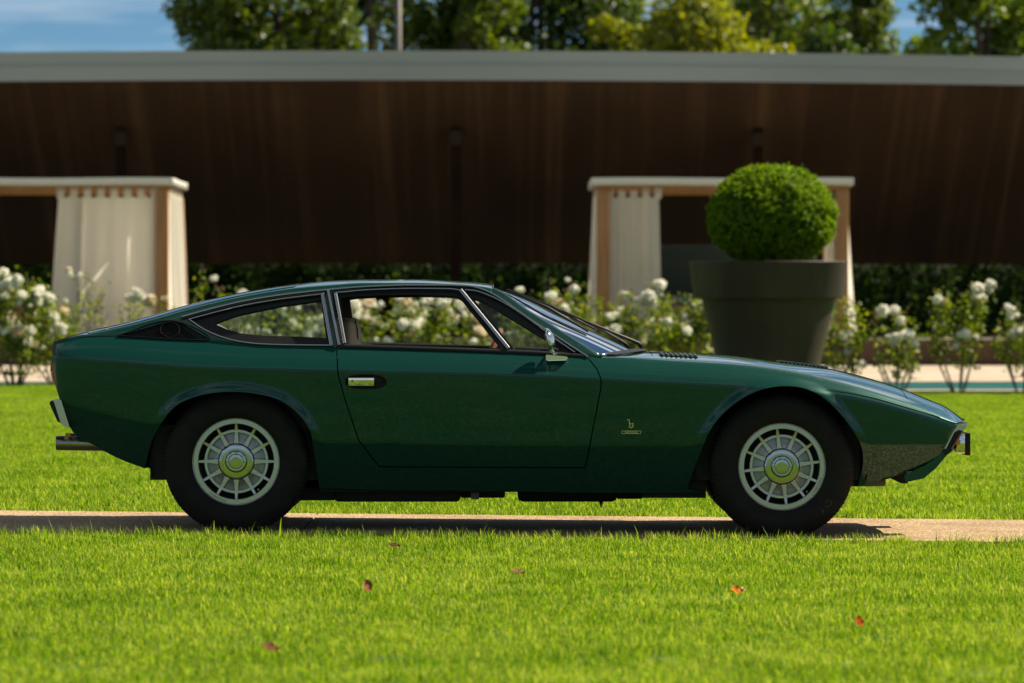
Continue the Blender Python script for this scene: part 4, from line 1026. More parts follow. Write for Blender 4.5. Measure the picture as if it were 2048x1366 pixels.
# chin spoiler blade
V = []; up_ = [(1808, 951), (1850, 931), (1875, 914), (1890, 897), (1904, 898), (1893, 912), (1872, 937), (1848, 957), (1812, 965)]
for t in np.linspace(-1, 1, 15):
    for p, q in up_:
        x, _, z = pw(p, q, .16); V.append((x + .05 * (1 - t * t), YC + t * .735, z))
k = len(up_); mk('chin_spoiler', V, [(i * k + a_, i * k + (a_ + 1) % k, (i + 1) * k + (a_ + 1) % k, (i + 1) * k + a_) for i in range(14) for a_ in range(k)] + [tuple(range(k)), tuple(range(14 * k, 15 * k))[::-1]], M_paint, car, True, 35)
V = []; sp = [(1889, 899), (1904, 898), (1906, 901), (1893, 911), (1888, 908)]
for t in np.linspace(-1, 1, 15):
    for p, q in sp: x, _, z = pw(p, q, .155); V.append((x + .05 * (1 - t * t), YC + t * .745, z))
k = len(sp); mk('spoiler_lip', V, [(i * k + a_, i * k + (a_ + 1) % k, (i + 1) * k + (a_ + 1) % k, (i + 1) * k + a_) for i in range(14) for a_ in range(k)] + [tuple(range(k)), tuple(range(14 * k, 15 * k))[::-1]], M_black, car, True, 35)
bx(1700, 1772, 958, 973, .3, 1.5, mat('bracket_steel'), 'front_crossmember', bev=.01)
bx(1803, 1816, 950, 967, .3, 1.5, M_dark, 'jacking_bar')
# slots in the lower front wing
for (p0, q0, p1, q1) in ((1761, 962, 1784, 954), (1795, 951, 1817, 945), (1827, 941, 1850, 932)):
    pts = chaikin([(p0, q0), (p0 + 3, q0 - 4.5), (p1 - 2, q1 - .5), (p1, q1 + 2), (p1 - 6, q1 + 4)], 1)
    V = [on_side(p, q, .002) for p, q in pts]; o = mk('cooling_slot', V, [tuple(range(len(V)))], M_dark, car, False); mirror(o)

# ---- interior
tub = bx(520, 1200, 720, 860, .14, 1.66, M_dark, 'interior_tub')
for yy in (.50, 1.30):
    st_ = empty('seat'); st_.parent = car
    dx = 0 if yy < .9 else -.07
    # high rounded seat back with integrated headrest
    V, F = [], []; sec = [(722, 800, .24, .06), (712, 740, .25, .065), (708, 700, .22, .062), (707, 672, .145, .060), (706, 650, .135, .055), (705, 640, .105, .045), (704.5, 636, .05, .02)]
    nn_ = 20
    for (px, py, hw, hd) in sec:
        c_ = pw(px, py, .5)
        for k in range(nn_):
            a = 2 * math.pi * k / nn_; ca, sa = math.cos(a), math.sin(a)
            V.append((c_[0] + dx + math.copysign(abs(ca) ** .7, ca) * hd * (.65 if ca < 0 else .62), yy + math.copysign(abs(sa) ** .7, sa) * hw, c_[2]))
    for i in range(len(sec) - 1):
        for k in range(nn_): F.append((i * nn_ + k, i * nn_ + (k + 1) % nn_, (i + 1) * nn_ + (k + 1) % nn_, (i + 1) * nn_ + k))
    F.append(tuple((len(sec) - 1) * nn_ + k for k in range(nn_)))
    sb = mk('backrest', V, F, M_leather, st_)
    pts = [pw(713, 700, .5), pw(715, 680, .5), pw(714, 660, .5), pw(709, 641, .5)]
    mk('piping', *tube([(p[0] + dx + .006, yy - .150 + .01 * i, p[2]) for i, p in enumerate(pts)], .003, 6), M_black, sb)
    a, b = pw(730, 815, .5), pw(830, 775, .5); box('seat_cushion', a[0], b[0], yy - .25, yy + .25, a[2], b[2], M_leather, st_, .04)
# steering wheel (left-hand drive: far side)
c_ = pw(970, 729, 1.25); V, F = [], []; yy = 1.25
sw = empty('steering_wheel'); sw.parent = car
ax = Vector((-.90, 0, .42)).normalized(); u_ = Vector((0, 1, 0)); v_ = ax.cross(u_)
ctr_ = Vector((c_[0], yy, c_[2]))
pts = [ctr_ + (u_ * math.cos(t) + v_ * math.sin(t)) * .185 for t in np.linspace(0, 2 * math.pi, 49)]
mk('wheel_rim', *tube(pts, .0145, 10, False), M_walnut, sw)
for an in (0, 2.1, 4.2): mk('wheel_spoke', *tube([ctr_ + ax * -.03, ctr_ + (u_ * math.cos(an) + v_ * math.sin(an)) * .18], .009, 6), M_steel, sw)
V = []
for j, yy in enumerate((.2, .9, 1.6)):
    for p, q in ((1000, 722), (1030, 704), (1090, 705), (1180, 716), (1180, 760), (1010, 760)): x, _, z = pw(p, q, .5); V.append((x, yy, z))
mk('dashboard', V, [(i * 6 + a_, i * 6 + (a_ + 1) % 6, (i + 1) * 6 + (a_ + 1) % 6, (i + 1) * 6 + a_) for i in range(2) for a_ in range(6)] + [tuple(range(6)), tuple(range(12, 18))[::-1]], M_seal, car, True, 30)
a, b = pw(980, 628, .7), pw(1003, 606, .7)
rv = box('rear_view_mirror', a[0] + .01, a[0] + .04, .62, .92, a[2] + .005, b[2] - .004, M_seal, car, .012)
# ------------------------------------------------------------------ clipped box ball in the pot
rg = np.random.default_rng(3)
M_box = leaf_mat('box_leaf', (.038, .105, .004), (.11, .22, .006), (.27, .37, .012), .45, .5, .012)
M_core = mat('box_twigs', (.012, .022, .006), .95)
bc = np.array([potx + (1544 - 1537) * PD / FPX, poty, pzz(433)]); bR = np.array([pr(126), pr(126), pr(101)])
ball = empty('box_ball_topiary'); tag(ball, 'clipped round green box bush growing in the huge pot', 'topiary')
def lump(d):
    return 1 + .014 * np.sin(d[:, 0] * 9 + 1) * np.sin(d[:, 1] * 8) + .012 * np.sin(d[:, 2] * 11 + d[:, 0] * 7) + .012 * np.sin(d[:, 0] * 23 + d[:, 2] * 19 + d[:, 1] * 17)
n = 72000; d = unit(rg.normal(size=(n, 3))); d = d[d[:, 2] > -.93]; n = len(d)
cl = unit(rg.normal(size=(3200, 3))); cl_r = .945 + .085 * rg.random(3200)
rad = lump(d) * (1 - np.abs(rg.normal(0, .055, n))) ; idx = rg.integers(0, 3200, n)
dm = unit(d * .25 + cl[idx] * .0 + d)
# leaves gather in little tufts so that the surface is broken into lit tips and dark gaps
tuft = cl[idx]; m_ = rg.random(n) < .72
dd = np.where(m_[:, None], unit(tuft + .020 * rg.normal(size=(n, 3))), d); rad = np.where(m_, lump(dd) * (cl_r[idx] + .05 * (rg.random(n) - .5)), lump(dd) * (.82 + .10 * rg.random(n)))
st = rg.random(n) < .025; rad = np.where(st, rad * (1.02 + .05 * rg.random(n)), rad); keep = dd[:, 2] > -.90; dd, rad = dd[keep], rad[keep]
P = bc + dd * rad[:, None] * bR
V, Q, T = leaves(P, dd * .6 + np.array([0, 0, .3]), rg.uniform(.020, .034, len(P)), rg.uniform(.012, .019, len(P)), rg, .9)
fast_mesh('crown', V, Q, M_box, ball, T)
u, vv = np.meshgrid(np.linspace(0, 2 * np.pi, 40, endpoint=False), np.linspace(.05, np.pi - .3, 20)); dc = np.stack([np.sin(vv) * np.cos(u), np.sin(vv) * np.sin(u), np.cos(vv)], -1).reshape(-1, 3)
cv = bc + dc * bR * .80; mk('inner_twigs', cv, [(j * 40 + i, (j + 1) * 40 + i, (j + 1) * 40 + (i + 1) % 40, j * 40 + (i + 1) % 40) for j in range(19) for i in range(40)], M_core, ball)
mk('trunk', *tube([(bc[0], bc[1], zt - .06), (bc[0] + .01, bc[1], bc[2])], [.05, .03], 8), mat('bark', (.09, .065, .045), .9, noise=(12, (.05, .038, .03), 5, (4, 4, 1)), bump=(30, .6)), ball)

# ------------------------------------------------------------------ hedge in the shade under the canopy
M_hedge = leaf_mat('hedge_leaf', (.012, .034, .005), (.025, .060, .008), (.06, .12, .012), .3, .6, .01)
hd = empty('hedge'); tag(hd, 'long dark leafy hedge in the shade beneath the rust brown canopy', 'hedge')
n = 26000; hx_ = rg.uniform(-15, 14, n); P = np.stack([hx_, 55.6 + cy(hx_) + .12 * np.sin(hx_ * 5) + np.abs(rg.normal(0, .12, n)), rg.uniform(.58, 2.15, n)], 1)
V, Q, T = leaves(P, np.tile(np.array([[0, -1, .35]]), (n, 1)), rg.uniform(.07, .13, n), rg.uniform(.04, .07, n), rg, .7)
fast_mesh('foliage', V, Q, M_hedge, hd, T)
V = []
for x in np.linspace(-15.5, 14.5, 40): V += [(x, 55.95 + cy(x), .55), (x, 55.95 + cy(x), 2.1), (x, 56.8 + cy(x), 2.1), (x, 56.8 + cy(x), .55)]
mk('inner_branches', V, [(4 * i + a, 4 * i + 4 + a, 4 * i + 4 + (a + 1) % 4, 4 * i + (a + 1) % 4) for i in range(39) for a in range(4)], M_core, hd)

# ------------------------------------------------------------------ rose bushes along the pool edge
M_rleaf = leaf_mat('rose_leaf', (.030, .075, .007), (.10, .165, .011), (.29, .30, .02), .45, .5, .02)
M_cane = mat('rose_cane', (.085, .055, .03), .8, noise=(20, (.06, .075, .025), 3))
def petal_mat():
    m = bpy.data.materials.new('rose_petal'); m.use_nodes = True; n = m.node_tree; n.nodes.clear(); l = n.links.new
    a = n.nodes.new('ShaderNodeAttribute'); a.attribute_name = 'tint'; r = n.nodes.new('ShaderNodeValToRGB')
    r.color_ramp.elements[0].color = (.78, .62, .42, 1); r.color_ramp.elements[1].color = (.84, .83, .74, 1); r.color_ramp.elements[1].position = .35
    d = n.nodes.new('ShaderNodeBsdfDiffuse'); t = n.nodes.new('ShaderNodeBsdfTranslucent'); x = n.nodes.new('ShaderNodeMixShader'); o = n.nodes.new('ShaderNodeOutputMaterial')
    l(a.outputs['Fac'], r.inputs[0]); l(r.outputs[0], d.inputs[0]); l(r.outputs[0], t.inputs[0]); x.inputs[0].default_value = .4
    l(d.outputs[0], x.inputs[1]); l(t.outputs[0], x.inputs[2]); l(x.outputs[0], o.inputs[0]); return m
M_petal = petal_mat(); M_bud = mat('rose_bud', (.42, .24, .12), .7)
def bloom_mesh(seed, open_=1.0, age=0.):
    r_ = np.random.default_rng(seed); V, Q, T = [], [], []
    for ring, (cnt, th, rad) in enumerate(((3, 15, .35), (5, 38, .62), (7, 62, .85), (8, 86, 1.0), (6, 108, .95))):
        for k in range(cnt):
            a = 2 * math.pi * (k + .5 * (ring % 2)) / cnt + r_.normal(0, .15); t = R(th * open_ + r_.normal(0, 6))
            dr = np.array([math.sin(t) * math.cos(a), math.sin(t) * math.sin(a), math.cos(t)]); side = np.array([-math.sin(a), math.cos(a), 0]); upv = np.cross(dr, side)
            c = dr * rad * .040; hw = .019 + .006 * ring * .6; hh = .020
            b = len(V); V += list([c - side * hw - upv * hh, c + side * hw - upv * hh, c + side * hw * .9 + upv * hh + dr * .006, c - side * hw * .9 + upv * hh + dr * .006]); V[b] = V[b] * .8; V[b + 1] = V[b + 1] * .8
            Q.append((b, b + 1, b + 2, b + 3)); tv = np.clip(r_.normal(.8 if ring else .35, .2) - age, 0, 1); T += [tv] * 4
    me_o = fast_mesh('bloom', np.array(V), np.array(Q), M_petal, None, T); me = me_o.data; bpy.data.objects.remove(me_o); return me
BLOOMS = [bloom_mesh(s, o_) for s, o_ in ((1, 1.0), (2, .95), (3, 1.08), (4, .8))] + [bloom_mesh(5, 1.2, .65), bloom_mesh(6, .6, .1)]
def rose(px, D, height, spread, nb, leafn, label, seed, topy=None, canes=6, low=.25):
    r_ = np.random.default_rng(seed); y = D - CD; x = (px - VX) * D / FPX; z0 = float(lawn_z(x, min(y, 32))) - .01
    root = empty('rose_bush'); tag(root, label, 'rose bush', 'white rose bushes along the pool edge')
    leafn = int(leafn * 1.05); tubes, tips, lp, ln = [], [], [], []
    for k in range(canes):
        a = 2 * math.pi * (k + r_.random() * .7) / canes; lean = r_.uniform(.25, 1.0) * spread; h = height * r_.uniform(.72, 1.0)
        p0 = np.array([x + .05 * math.cos(a), y + .05 * math.sin(a), z0]); p3 = np.array([x + lean * math.cos(a), y + lean * .8 * math.sin(a), z0 + h])
        pm = p0 * .45 + p3 * .55 + np.array([.08 * math.cos(a), .08 * math.sin(a), -.04]) + r_.normal(0, .03, 3)
        pts = smooth_line([p0, p0 * .7 + pm * .3 + r_.normal(0, .015, 3), pm, p3], 9); tubes.append(tube(pts, np.linspace(.014, .004, 9), 5)); tips.append(p3)
        for q in pts[int(9 * low):]: lp.append(q)
        for s_ in range(r_.integers(3, 6)):
            q = pts[r_.integers(3, 8)]; e = q + np.array([r_.normal(0, .16) * spread / .5, r_.normal(0, .14), r_.uniform(.10, .34)]); e[2] = min(e[2], z0 + height * 1.05)
            br = smooth_line([q, (q + e) / 2 + r_.normal(0, .02, 3), e], 5); tubes.append(tube(br, np.linspace(.006, .0025, 5), 4, False)); tips.append(e); lp += list(br)
    mk('stems', *join(tubes), M_cane, root)
    lp = np.array(lp); idx = r_.integers(0, len(lp), leafn); P = lp[idx] + r_.normal(0, .055, (leafn, 3)); P[:, 2] = np.maximum(P[:, 2], z0 + height * low * .6)
    V, Q, T = leaves(P, np.tile([[.1, -.2, .9]], (leafn, 1)), r_.uniform(.045, .085, leafn), r_.uniform(.030, .055, leafn), r_, .75); fast_mesh('foliage', V, Q, M_rleaf, root, T)
    tips = sorted(tips, key=lambda q: -q[2]); used = 0; ci = 0; order = list(range(len(tips))); r_.shuffle(order); order = [0] + [o_ for o_ in order if o_ > 0]
    while used < nb:
        q = tips[order[ci % len(order)]]; ci += 1
        for _ in range(int(r_.integers(1, 5))):
            if used >= nb: break
            o = bpy.data.objects.new('bloom', BLOOMS[r_.choice([0, 1, 2, 3, 0, 1, 2, 3, 4, 5])]); COL.objects.link(o); o.parent = root
            o.location = q + np.array([r_.normal(0, .075), r_.normal(0, .05), r_.normal(0, .04)]); s = r_.choice([r_.uniform(.6, 1.0), r_.uniform(1.0, 1.65), r_.uniform(1.0, 1.65)]); o.scale = (s, s, s)
            o.rotation_euler = (r_.uniform(.2, 1.2), r_.normal(0, .4), r_.normal(0, .8)); used += 1
    bv = []
    for q in tips[:10]:
        for _ in range(2):
            c = q + r_.normal(0, .035, 3) + np.array([0, 0, .04]); bv.append(tube([c + np.array([0, 0, -.014]), c, c + np.array([0, 0, .016])], [.004, .008, .001], 5, False))
    mk('buds', *join(bv), M_bud, root)['kind'] = 'stuff'
    return root
RB = [ # px, D, height, spread, blooms, leaves, label, canes, low
    (30, 53.2, 1.26, .56, 44, 1700, 'leftmost rose bush, broad and crowded with white blooms, beside the car tail', 8, .22),
    (112, 54.0, .92, .36, 12, 700, 'white rose bush just behind the tail of the car', 6, .2),
    (182, 54.6, 1.22, .16, 3, 130, 'thin tall rose bush in front of the wide cream curtain', 4, .25),
    (262, 54.2, .98, .26, 4, 200, 'sparse rose bush against the right half of the wide cream curtain', 5, .25),
    (338, 54.0, .96, .32, 8, 480, 'rose bush at the foot of the left cabana corner post', 6, .2),
    (430, 54.3, 1.22, .30, 7, 700, 'yellowish leafy rose bush just right of the left cabana', 7, .2),
    (515, 54.0, .98, .30, 14, 450, 'rose bush over the sloping rear window line of the car', 6, .2),
    (600, 53.8, 1.0, .36, 30, 700, 'white rose bush seen through the rear side window', 6, .15),
    (712, 53.4, 1.02, .34, 22, 700, 'rose bush behind the headrest, seen through the open door window', 6, .15),
    (782, 53.6, .96, .34, 22, 650, 'rose bush with dense white clusters in the middle of the door window', 6, .15),
    (858, 53.4, .96, .32, 20, 620, 'rose bush right of centre in the open door window', 6, .15),
    (928, 54.2, .98, .30, 14, 450, 'rose bush by the slanting quarterlight post of the car', 6, .15),
    (1060, 53.8, 1.06, .30, 8, 600, 'rose bush above the upper windscreen of the car', 6, .2),
    (1132, 54.2, 1.26, .28, 6, 650, 'tall leafy rose bush left of the right cabana', 7, .2),
    (1210, 53.8, 1.06, .40, 14, 1000, 'rose bush in front of the gathered curtain of the right cabana', 6, .15),
    (1290, 53.6, 1.06, .42, 20, 1100, 'rose bush above the windscreen base, right of the gathered curtain', 6, .15),
    (1376, 54.0, 1.20, .38, 16, 1000, 'rose bush touching the left side of the huge pot', 6, .15),
    (1690, 54.0, 1.02, .24, 9, 520, 'rose bush at the right side of the huge pot', 6, .3),
    (1795, 54.0, .92, .30, 8, 400, 'loose rose bush over the front wing, between pot and tall bush', 6, .35),
    (1918, 53.7, 1.18, .36, 16, 620, 'tallest rose bush at the right, on bare forked stems', 6, .4),
    (2045, 53.8, .95, .32, 14, 480, 'rightmost rose bush, cut by the picture edge', 6, .4)]
for i, (px, D, h, s, nb, nl, lab, cn, lw) in enumerate(RB): rose(px, D, h, s, nb, nl, lab, 100 + i, None, cn, lw)

# ------------------------------------------------------------------ trees behind the canopy
M_bark = MATS['bark']
def tree(px, top_py, D, rx_px, label, mt, seed, lobes=26, leaf=.16, nl=11000, squash=1.0, lowz=1.6):
    r_ = np.random.default_rng(seed); y = D - CD; x = (px - VX) * D / FPX; k = D / FPX; ztop = CH + (VY - top_py) * k; rx = rx_px * k
    root = empty('broadleaf_tree'); tag(root, label, 'tree', 'trees behind the canopy')
    zc = (ztop + lowz) / 2; rz = (ztop - lowz) / 2
    C, S = [], []
    for i in range(lobes):
        d = unit(r_.normal(size=(1, 3)))[0]; q = r_.uniform(.45, .86) ; c = np.array([x, y, zc]) + d * q * np.array([rx, rx * .9, rz]); sr = rx * r_.uniform(.26, .46); C.append(c); S.append(sr)
    C = np.array(C); S = np.array(S); idx = r_.choice(lobes, nl, p=S ** 2 / np.sum(S ** 2)); d = unit(r_.normal(size=(nl, 3)))
    d2 = d * (1 + .25 * np.sin(d[:, :1] * 7 + idx[:, None]) * np.sin(d[:, 2:] * 6))
    P = C[idx] + d2 * S[idx][:, None] * np.array([1, 1, .8]) * (r_.uniform(.55, 1.08, nl) ** .6)[:, None]
    V, Q, T = leaves(P, d * .7 + np.array([0, 0, .4]), r_.uniform(.7, 1.3, nl) * leaf, r_.uniform(.45, .8, nl) * leaf, r_, .8); fast_mesh('crown', V, Q, mt, root, T)
    tb = [tube(smooth_line([(x, y, .5), (x + r_.normal(0, .15), y, zc * .5), (x + r_.normal(0, .3), y, ztop * .8)], 8), np.linspace(.045 * ztop * .6, .05, 8), 8)]
    for i in range(min(10, lobes)):
        a = np.array([x, y, r_.uniform(lowz, zc)]); tb.append(tube(smooth_line([a, (a + C[i]) / 2 + r_.normal(0, .2, 3), C[i]], 6), np.linspace(.10, .02, 6), 6, False))
    mk('trunk', *join(tb), M_bark, root); return root
T1 = leaf_mat('tree_leaf_mid', (.024, .055, .007), (.066, .114, .010), (.165, .21, .016), .5, .45, .03)
T2 = leaf_mat('tree_leaf_dark', (.013, .036, .007), (.036, .076, .009), (.09, .14, .013), .45, .45, .03)
T3 = leaf_mat('tree_leaf_yellow', (.085, .13, .008), (.17, .205, .012), (.30, .31, .02), .5, .45, .03)
T4 = leaf_mat('tree_leaf_fresh', (.06, .12, .012), (.13, .21, .020), (.24, .31, .03), .5, .45, .03)
tree(545, -285, 104, 209, 'big round-headed tree at the left end of the tree line', T1, 11, 46, .17, 22000)
tree(748, -310, 118, 165, 'dark tree behind the slender pole', T2, 12, 40, .18, 16000)
tree(905, -330, 110, 146, 'mid green tree just right of the slender pole', T1, 13, 40, .17, 16000)
tree(1085, -370, 122, 207, 'tall dark tree in the middle of the tree line', T2, 14, 50, .19, 22000)
tree(1235, -20, 98, 100, 'small yellow green tree left of the sky gap in the middle', T3, 15, 30, .15, 11000)
tree(1395, -115, 96, 170, 'broad yellow green tree above the right cabana', T3, 16, 46, .15, 20000)
tree(1220, -180, 128, 109, 'dark green tree rising behind the small yellow green one', T2, 21, 30, .18, 11000)
tree(1560, -330, 124, 170, 'tall olive green tree behind the broad yellow green one', T1, 17, 44, .18, 18000)
tree(1665, 0, 106, 122, 'low dense dark tree above the topiary ball', T2, 18, 34, .15, 13000)
tree(1712, -240, 116, 118, 'olive tree left of the sky gap on the right', T1, 19, 34, .16, 13000)
tree(640, -60, 132, 110, 'dark tree filling in behind the big left tree', T2, 31, 28, .18, 10000)
tree(985, -90, 130, 120, 'dark tree filling the middle of the tree line from behind', T2, 32, 28, .18, 10000)
tree(1480, -120, 134, 120, 'dark tree far behind the broad yellow green one', T2, 33, 28, .18, 10000)
tree(1640, -200, 136, 110, 'dark tree far behind the olive tree at right', T2, 34, 28, .18, 10000)
tree(1830, -30, 112, 78, 'low fresh green tree in the sky gap on the right', T4, 22, 40, .15, 12000)
tree(1965, -230, 100, 143, 'fresh green tree at the right end of the tree line', T4, 20, 42, .15, 19000)
tree(2090, -230, 112, 109, 'rightmost green tree, cut by the picture edge', T4, 23, 30, .16, 11000)
pl = empty('lamp_mast'); tag(pl, 'slender grey mast with a short side arm standing before the trees', 'mast')
px0 = pw(797, 100, 73.0); mk('pole', *tube([(px0[0], 73, .5), (px0[0], 73, 9.2)], [.09, .05], 10), mat('galvanised_steel', (.16, .15, .135), .6, metal=.3), pl)
pa = pw(797, 12, 73.0); mk('side_arm', *tube([(pa[0], 73, pa[2]), (pa[0] - .32, 73, pa[2] + .02)], .035, 8), MATS['galvanised_steel'], pl)
# far hill; the blue of distance haze is mixed into its forest colour
hxs = np.linspace(-2400, -560, 60); V = []
for i, x in enumerate(hxs):
    h = 118 + 26 * math.exp(-((x + 680) / 60) ** 2) + 60 * math.exp(-((x + 1300) / 350) ** 2) + 5 * math.sin(x * .05) + 3 * math.sin(x * .13)
    if x > -640: h = 118 - (x + 640) * .9
    V += [(x, 2300, -2), (x, 2480, h), (x, 3000, -2)]
tag(mk('hill', V, [(3 * i, 3 * i + 3, 3 * i + 4, 3 * i + 1) for i in range(59)] + [(3 * i + 1, 3 * i + 4, 3 * i + 5, 3 * i + 2) for i in range(59)], mat('hazed_hill_forest', (.055, .085, .085), .95, noise=(.01, (.07, .10, .10), 5))), kind='structure')

# ------------------------------------------------------------------ lawn grass (uncountable): tufts of blades scattered over the two lawns
M_grass = leaf_mat('grass_blade', (.030, .095, .003), (.140, .300, .008), (.42, .47, .10), .5, .5, .006)
_n = M_grass.node_tree; _a = [q for q in _n.nodes if q.type == 'ATTRIBUTE'][0]; _r = [q for q in _n.nodes if q.type == 'VALTORGB'][0]     # drier and lusher patches of turf
_g = _n.nodes.new('ShaderNodeNewGeometry'); _t = _n.nodes.new('ShaderNodeTexNoise'); _t.inputs['Scale'].default_value = 1.6; _t.inputs['Detail'].default_value = 6; _t.inputs['Roughness'].default_value = .65
_m = _n.nodes.new('ShaderNodeMath'); _m.operation = 'MULTIPLY_ADD'; _m.inputs[1].default_value = 1.2; _m.inputs[2].default_value = -.6; _d = _n.nodes.new('ShaderNodeMath'); _d.operation = 'ADD'
_n.links.new(_g.outputs['Position'], _t.inputs['Vector']); _n.links.new(_t.outputs['Fac'], _m.inputs[0]); _n.links.new(_m.outputs[0], _d.inputs[0]); _n.links.new(_a.outputs['Fac'], _d.inputs[1]); _n.links.new(_d.outputs[0], _r.inputs[0])
def tuft(seed, nbl, rad, hmin, hmax, wid):
    r_ = np.random.default_rng(seed); a = r_.uniform(0, 2 * np.pi, nbl); rr = rad * np.sqrt(r_.random(nbl)); h = r_.uniform(hmin, hmax, nbl)
    h = np.where(r_.random(nbl) < .04, h * 1.5, h)
    b = np.stack([rr * np.cos(a), rr * np.sin(a), np.full(nbl, -.004)], 1); fa = r_.uniform(0, 2 * np.pi, nbl); f = np.stack([np.cos(fa), np.sin(fa), 0 * fa], 1); s = np.stack([-np.sin(fa), np.cos(fa), 0 * fa], 1)
    w_ = wid * r_.uniform(.7, 1.3, nbl)[:, None]; ln = (r_.uniform(.05, .75, nbl) * h)[:, None]; H = h[:, None] * np.array([[0, 0, 1]])
    V = np.stack([b - s * w_ * .5, b + s * w_ * .5, b + s * w_ * .45 + f * ln * .3 + H * .55, b - s * w_ * .45 + f * ln * .3 + H * .55, b + f * ln + H * (.97)], 1).reshape(-1, 3)
    k = np.arange(nbl)[:, None] * 5; Q = np.concatenate([k + np.array([[0, 1, 2, 3]]), k + np.array([[3, 2, 4, 4]])], 0)
    T = np.repeat(np.clip(r_.normal(.5, .40, nbl), 0, 1), 5)
    me = bpy.data.meshes.new('grass_tuft'); F = [tuple(q) for q in (k + np.array([[0, 1, 2, 3]]))] + [tuple(q) for q in (k + np.array([[3, 2, 4]]))]
    me.from_pydata([tuple(p) for p in V], [], F); at = me.attributes.new('tint', 'FLOAT', 'POINT'); at.data.foreach_set('value', T.astype(np.float32)); me.materials.append(M_grass)
    return bpy.data.objects.new('grass_tuft', me)
def grass(name, x0, x1, y0, y1, density, tufts, seed, label, zoff=0.):
    tcoll = bpy.data.collections.new(name + '_tufts')
    for t in tufts: tcoll.objects.link(t)
    nx, ny = int((x1 - x0) / .5) + 1, max(2, int((y1 - y0) / .5) + 1)
    xs, ys = np.linspace(x0, x1, nx), np.linspace(y0, y1, ny)
    V = [(x, y, float(lawn_z(x, y)) + zoff) for y in ys for x in xs]; F = [(j * nx + i, j * nx + i + 1, (j + 1) * nx + i + 1, (j + 1) * nx + i) for j in range(ny - 1) for i in range(nx - 1)]
    o = mk(name, V, F, M_grass); ng = bpy.data.node_groups.new(name, 'GeometryNodeTree')
    ng.interface.new_socket('Geometry', in_out='INPUT', socket_type='NodeSocketGeometry'); ng.interface.new_socket('Geometry', in_out='OUTPUT', socket_type='NodeSocketGeometry')
    N = ng.nodes; gi, go = N.new('NodeGroupInput'), N.new('NodeGroupOutput'); dp = N.new('GeometryNodeDistributePointsOnFaces'); dp.inputs['Density'].default_value = density; dp.inputs['Seed'].default_value = seed
    ci = N.new('GeometryNodeCollectionInfo'); ci.inputs['Collection'].default_value = tcoll; ci.inputs['Separate Children'].default_value = True; ci.inputs['Reset Children'].default_value = True
    ip = N.new('GeometryNodeInstanceOnPoints'); ip.inputs['Pick Instance'].default_value = True
    rv = N.new('FunctionNodeRandomValue'); rv.data_type = 'FLOAT_VECTOR'; rv.inputs[0].default_value = (-.10, -.10, 0); rv.inputs[1].default_value = (.10, .10, 6.283)
    rs = N.new('FunctionNodeRandomValue'); rs.data_type = 'FLOAT'; rs.inputs[2].default_value = .85; rs.inputs[3].default_value = 1.18; rs.inputs['Seed'].default_value = 5
    l = ng.links.new; l(gi.outputs[0], dp.inputs[0]); l(dp.outputs['Points'], ip.inputs['Points']); l(ci.outputs[0], ip.inputs['Instance']); l(rv.outputs[0], ip.inputs['Rotation'])
    fs = [s_ for s_ in rs.outputs if s_.enabled][0]; l(fs, ip.inputs['Scale']); l(ip.outputs[0], go.inputs[0])
    md = o.modifiers.new('grass', 'NODES'); md.node_group = ng
    return tag(o, label, 'grass', kind='stuff')
tn = [tuft(40 + i, 84, .085, .018, .034, .0024) for i in range(8)]
grass('near_grass', -5.6, 5.6, -11.5, -.275, 185, tn, 1, 'bright short lawn grass in front of the car')
tf = [tuft(60 + i, 66, .11, .024, .043, .0032) for i in range(6)]
grass('far_grass', -12.5, 12.5, 2.10, 32.0, 105, tf, 2, 'bright lawn grass between the path and the pool')

te = [tuft(80 + i, 26, .06, .034, .066, .0028) for i in range(6)]
grass('path_edge_grass', -5.6, 5.6, -.37, -.255, 230, te, 3, 'longer untrimmed grass along the near edge of the path')
grass('path_edge_grass', -8, 8, 2.07, 2.17, 120, [tuft(90 + i, 26, .06, .030, .055, .003) for i in range(4)], 4, 'longer untrimmed grass along the far edge of the path')
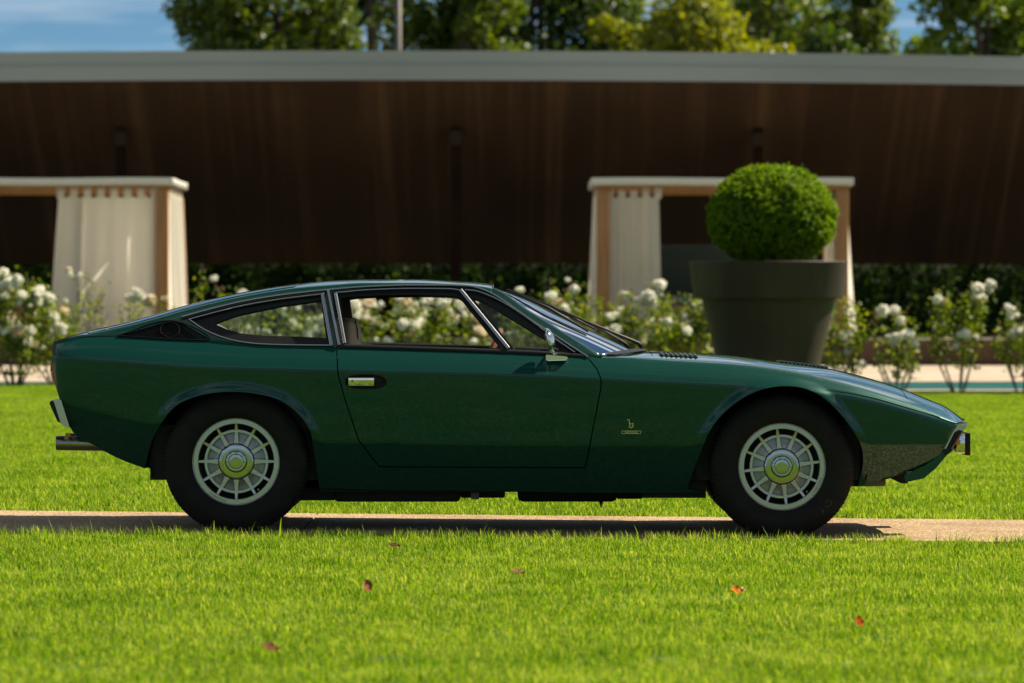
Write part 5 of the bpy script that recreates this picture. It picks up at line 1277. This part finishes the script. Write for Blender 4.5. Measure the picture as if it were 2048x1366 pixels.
# one tall blade by the rear wheel
b0 = pw(560, 1070, -.30); V = []
for i in range(7):
    t = i / 6; hw = .0045 * (1 - t ** 1.5) + .0004; V += [(b0[0] + .006 * t * t - hw, -.30 + .003 * t, b0[2] - .005 + .085 * t), (b0[0] + .006 * t * t + hw, -.302 + .003 * t, b0[2] - .005 + .085 * t)]
o = mk('grass_stalk', V, [(2 * i, 2 * i + 1, 2 * i + 3, 2 * i + 2) for i in range(6)], M_grass); o.data.attributes.new('tint', 'FLOAT', 'POINT').data.foreach_set('value', [.75] * len(V)); tag(o, 'single tall grass blade standing in front of the rear tyre', 'grass blade')
# ------------------------------------------------------------------ fallen leaves on the near lawn
def fallen(px, py, size, col, label, rot, curl=.35):
    D = FPX * (CH - .045) / (py - VY); x = (px - VX) * D / FPX; y = D - CD; z = float(lawn_z(x, y)) + .050
    n_, m_ = 7, 4; V = []
    for i in range(n_):
        s = i / (n_ - 1) * 2 - 1; hw = (1 - s * s) ** .7 * .42 + .01
        for j in range(m_ + 1): t = j / m_ * 2 - 1; V.append((s * size * .5, t * hw * size, curl * size * (t * t * hw + .35 * s * s) + .004 * math.sin(s * 7)))
    F = [(i * (m_ + 1) + j, i * (m_ + 1) + j + 1, (i + 1) * (m_ + 1) + j + 1, (i + 1) * (m_ + 1) + j) for i in range(n_ - 1) for j in range(m_)]
    o = mk('fallen_leaf', V, F, mat('leaf_%d_%d' % (px, py), col, .95, spec=.05, noise=(60, tuple(c * .6 for c in col), 4))); o.location = (x, y, z); o.rotation_euler = rot
    tag(o, label, 'leaf', 'fallen leaves on the lawn'); return o
fallen(733, 1177, .050, (.30, .13, .06), 'curled brown dead leaf standing on the lawn below the door', (1.2, .9, .4))
fallen(541, 1306, .055, (.16, .075, .03), 'dark brown dead leaf on the lawn at the lower left', (.5, .2, .3))
fallen(1474, 1180, .050, (.55, .20, .03), 'orange dead leaf on the lawn below the front wheel', (.7, .1, .2))
fallen(1486, 1178, .026, (.62, .50, .28), 'tiny pale leaf beside the orange one on the lawn', (.6, .3, 1.0))
fallen(1717, 1240, .044, (.38, .06, .015), 'red dead leaf on the lawn at the lower right', (1.1, .2, .8))
fallen(1036, 1149, .060, (.26, .14, .07), 'flat brown leaf lying on the lawn below the middle of the door', (.2, .1, .1))
fallen(788, 1097, .060, (.13, .06, .035), 'dark dead leaf close to the path below the door', (.2, .1, .2))
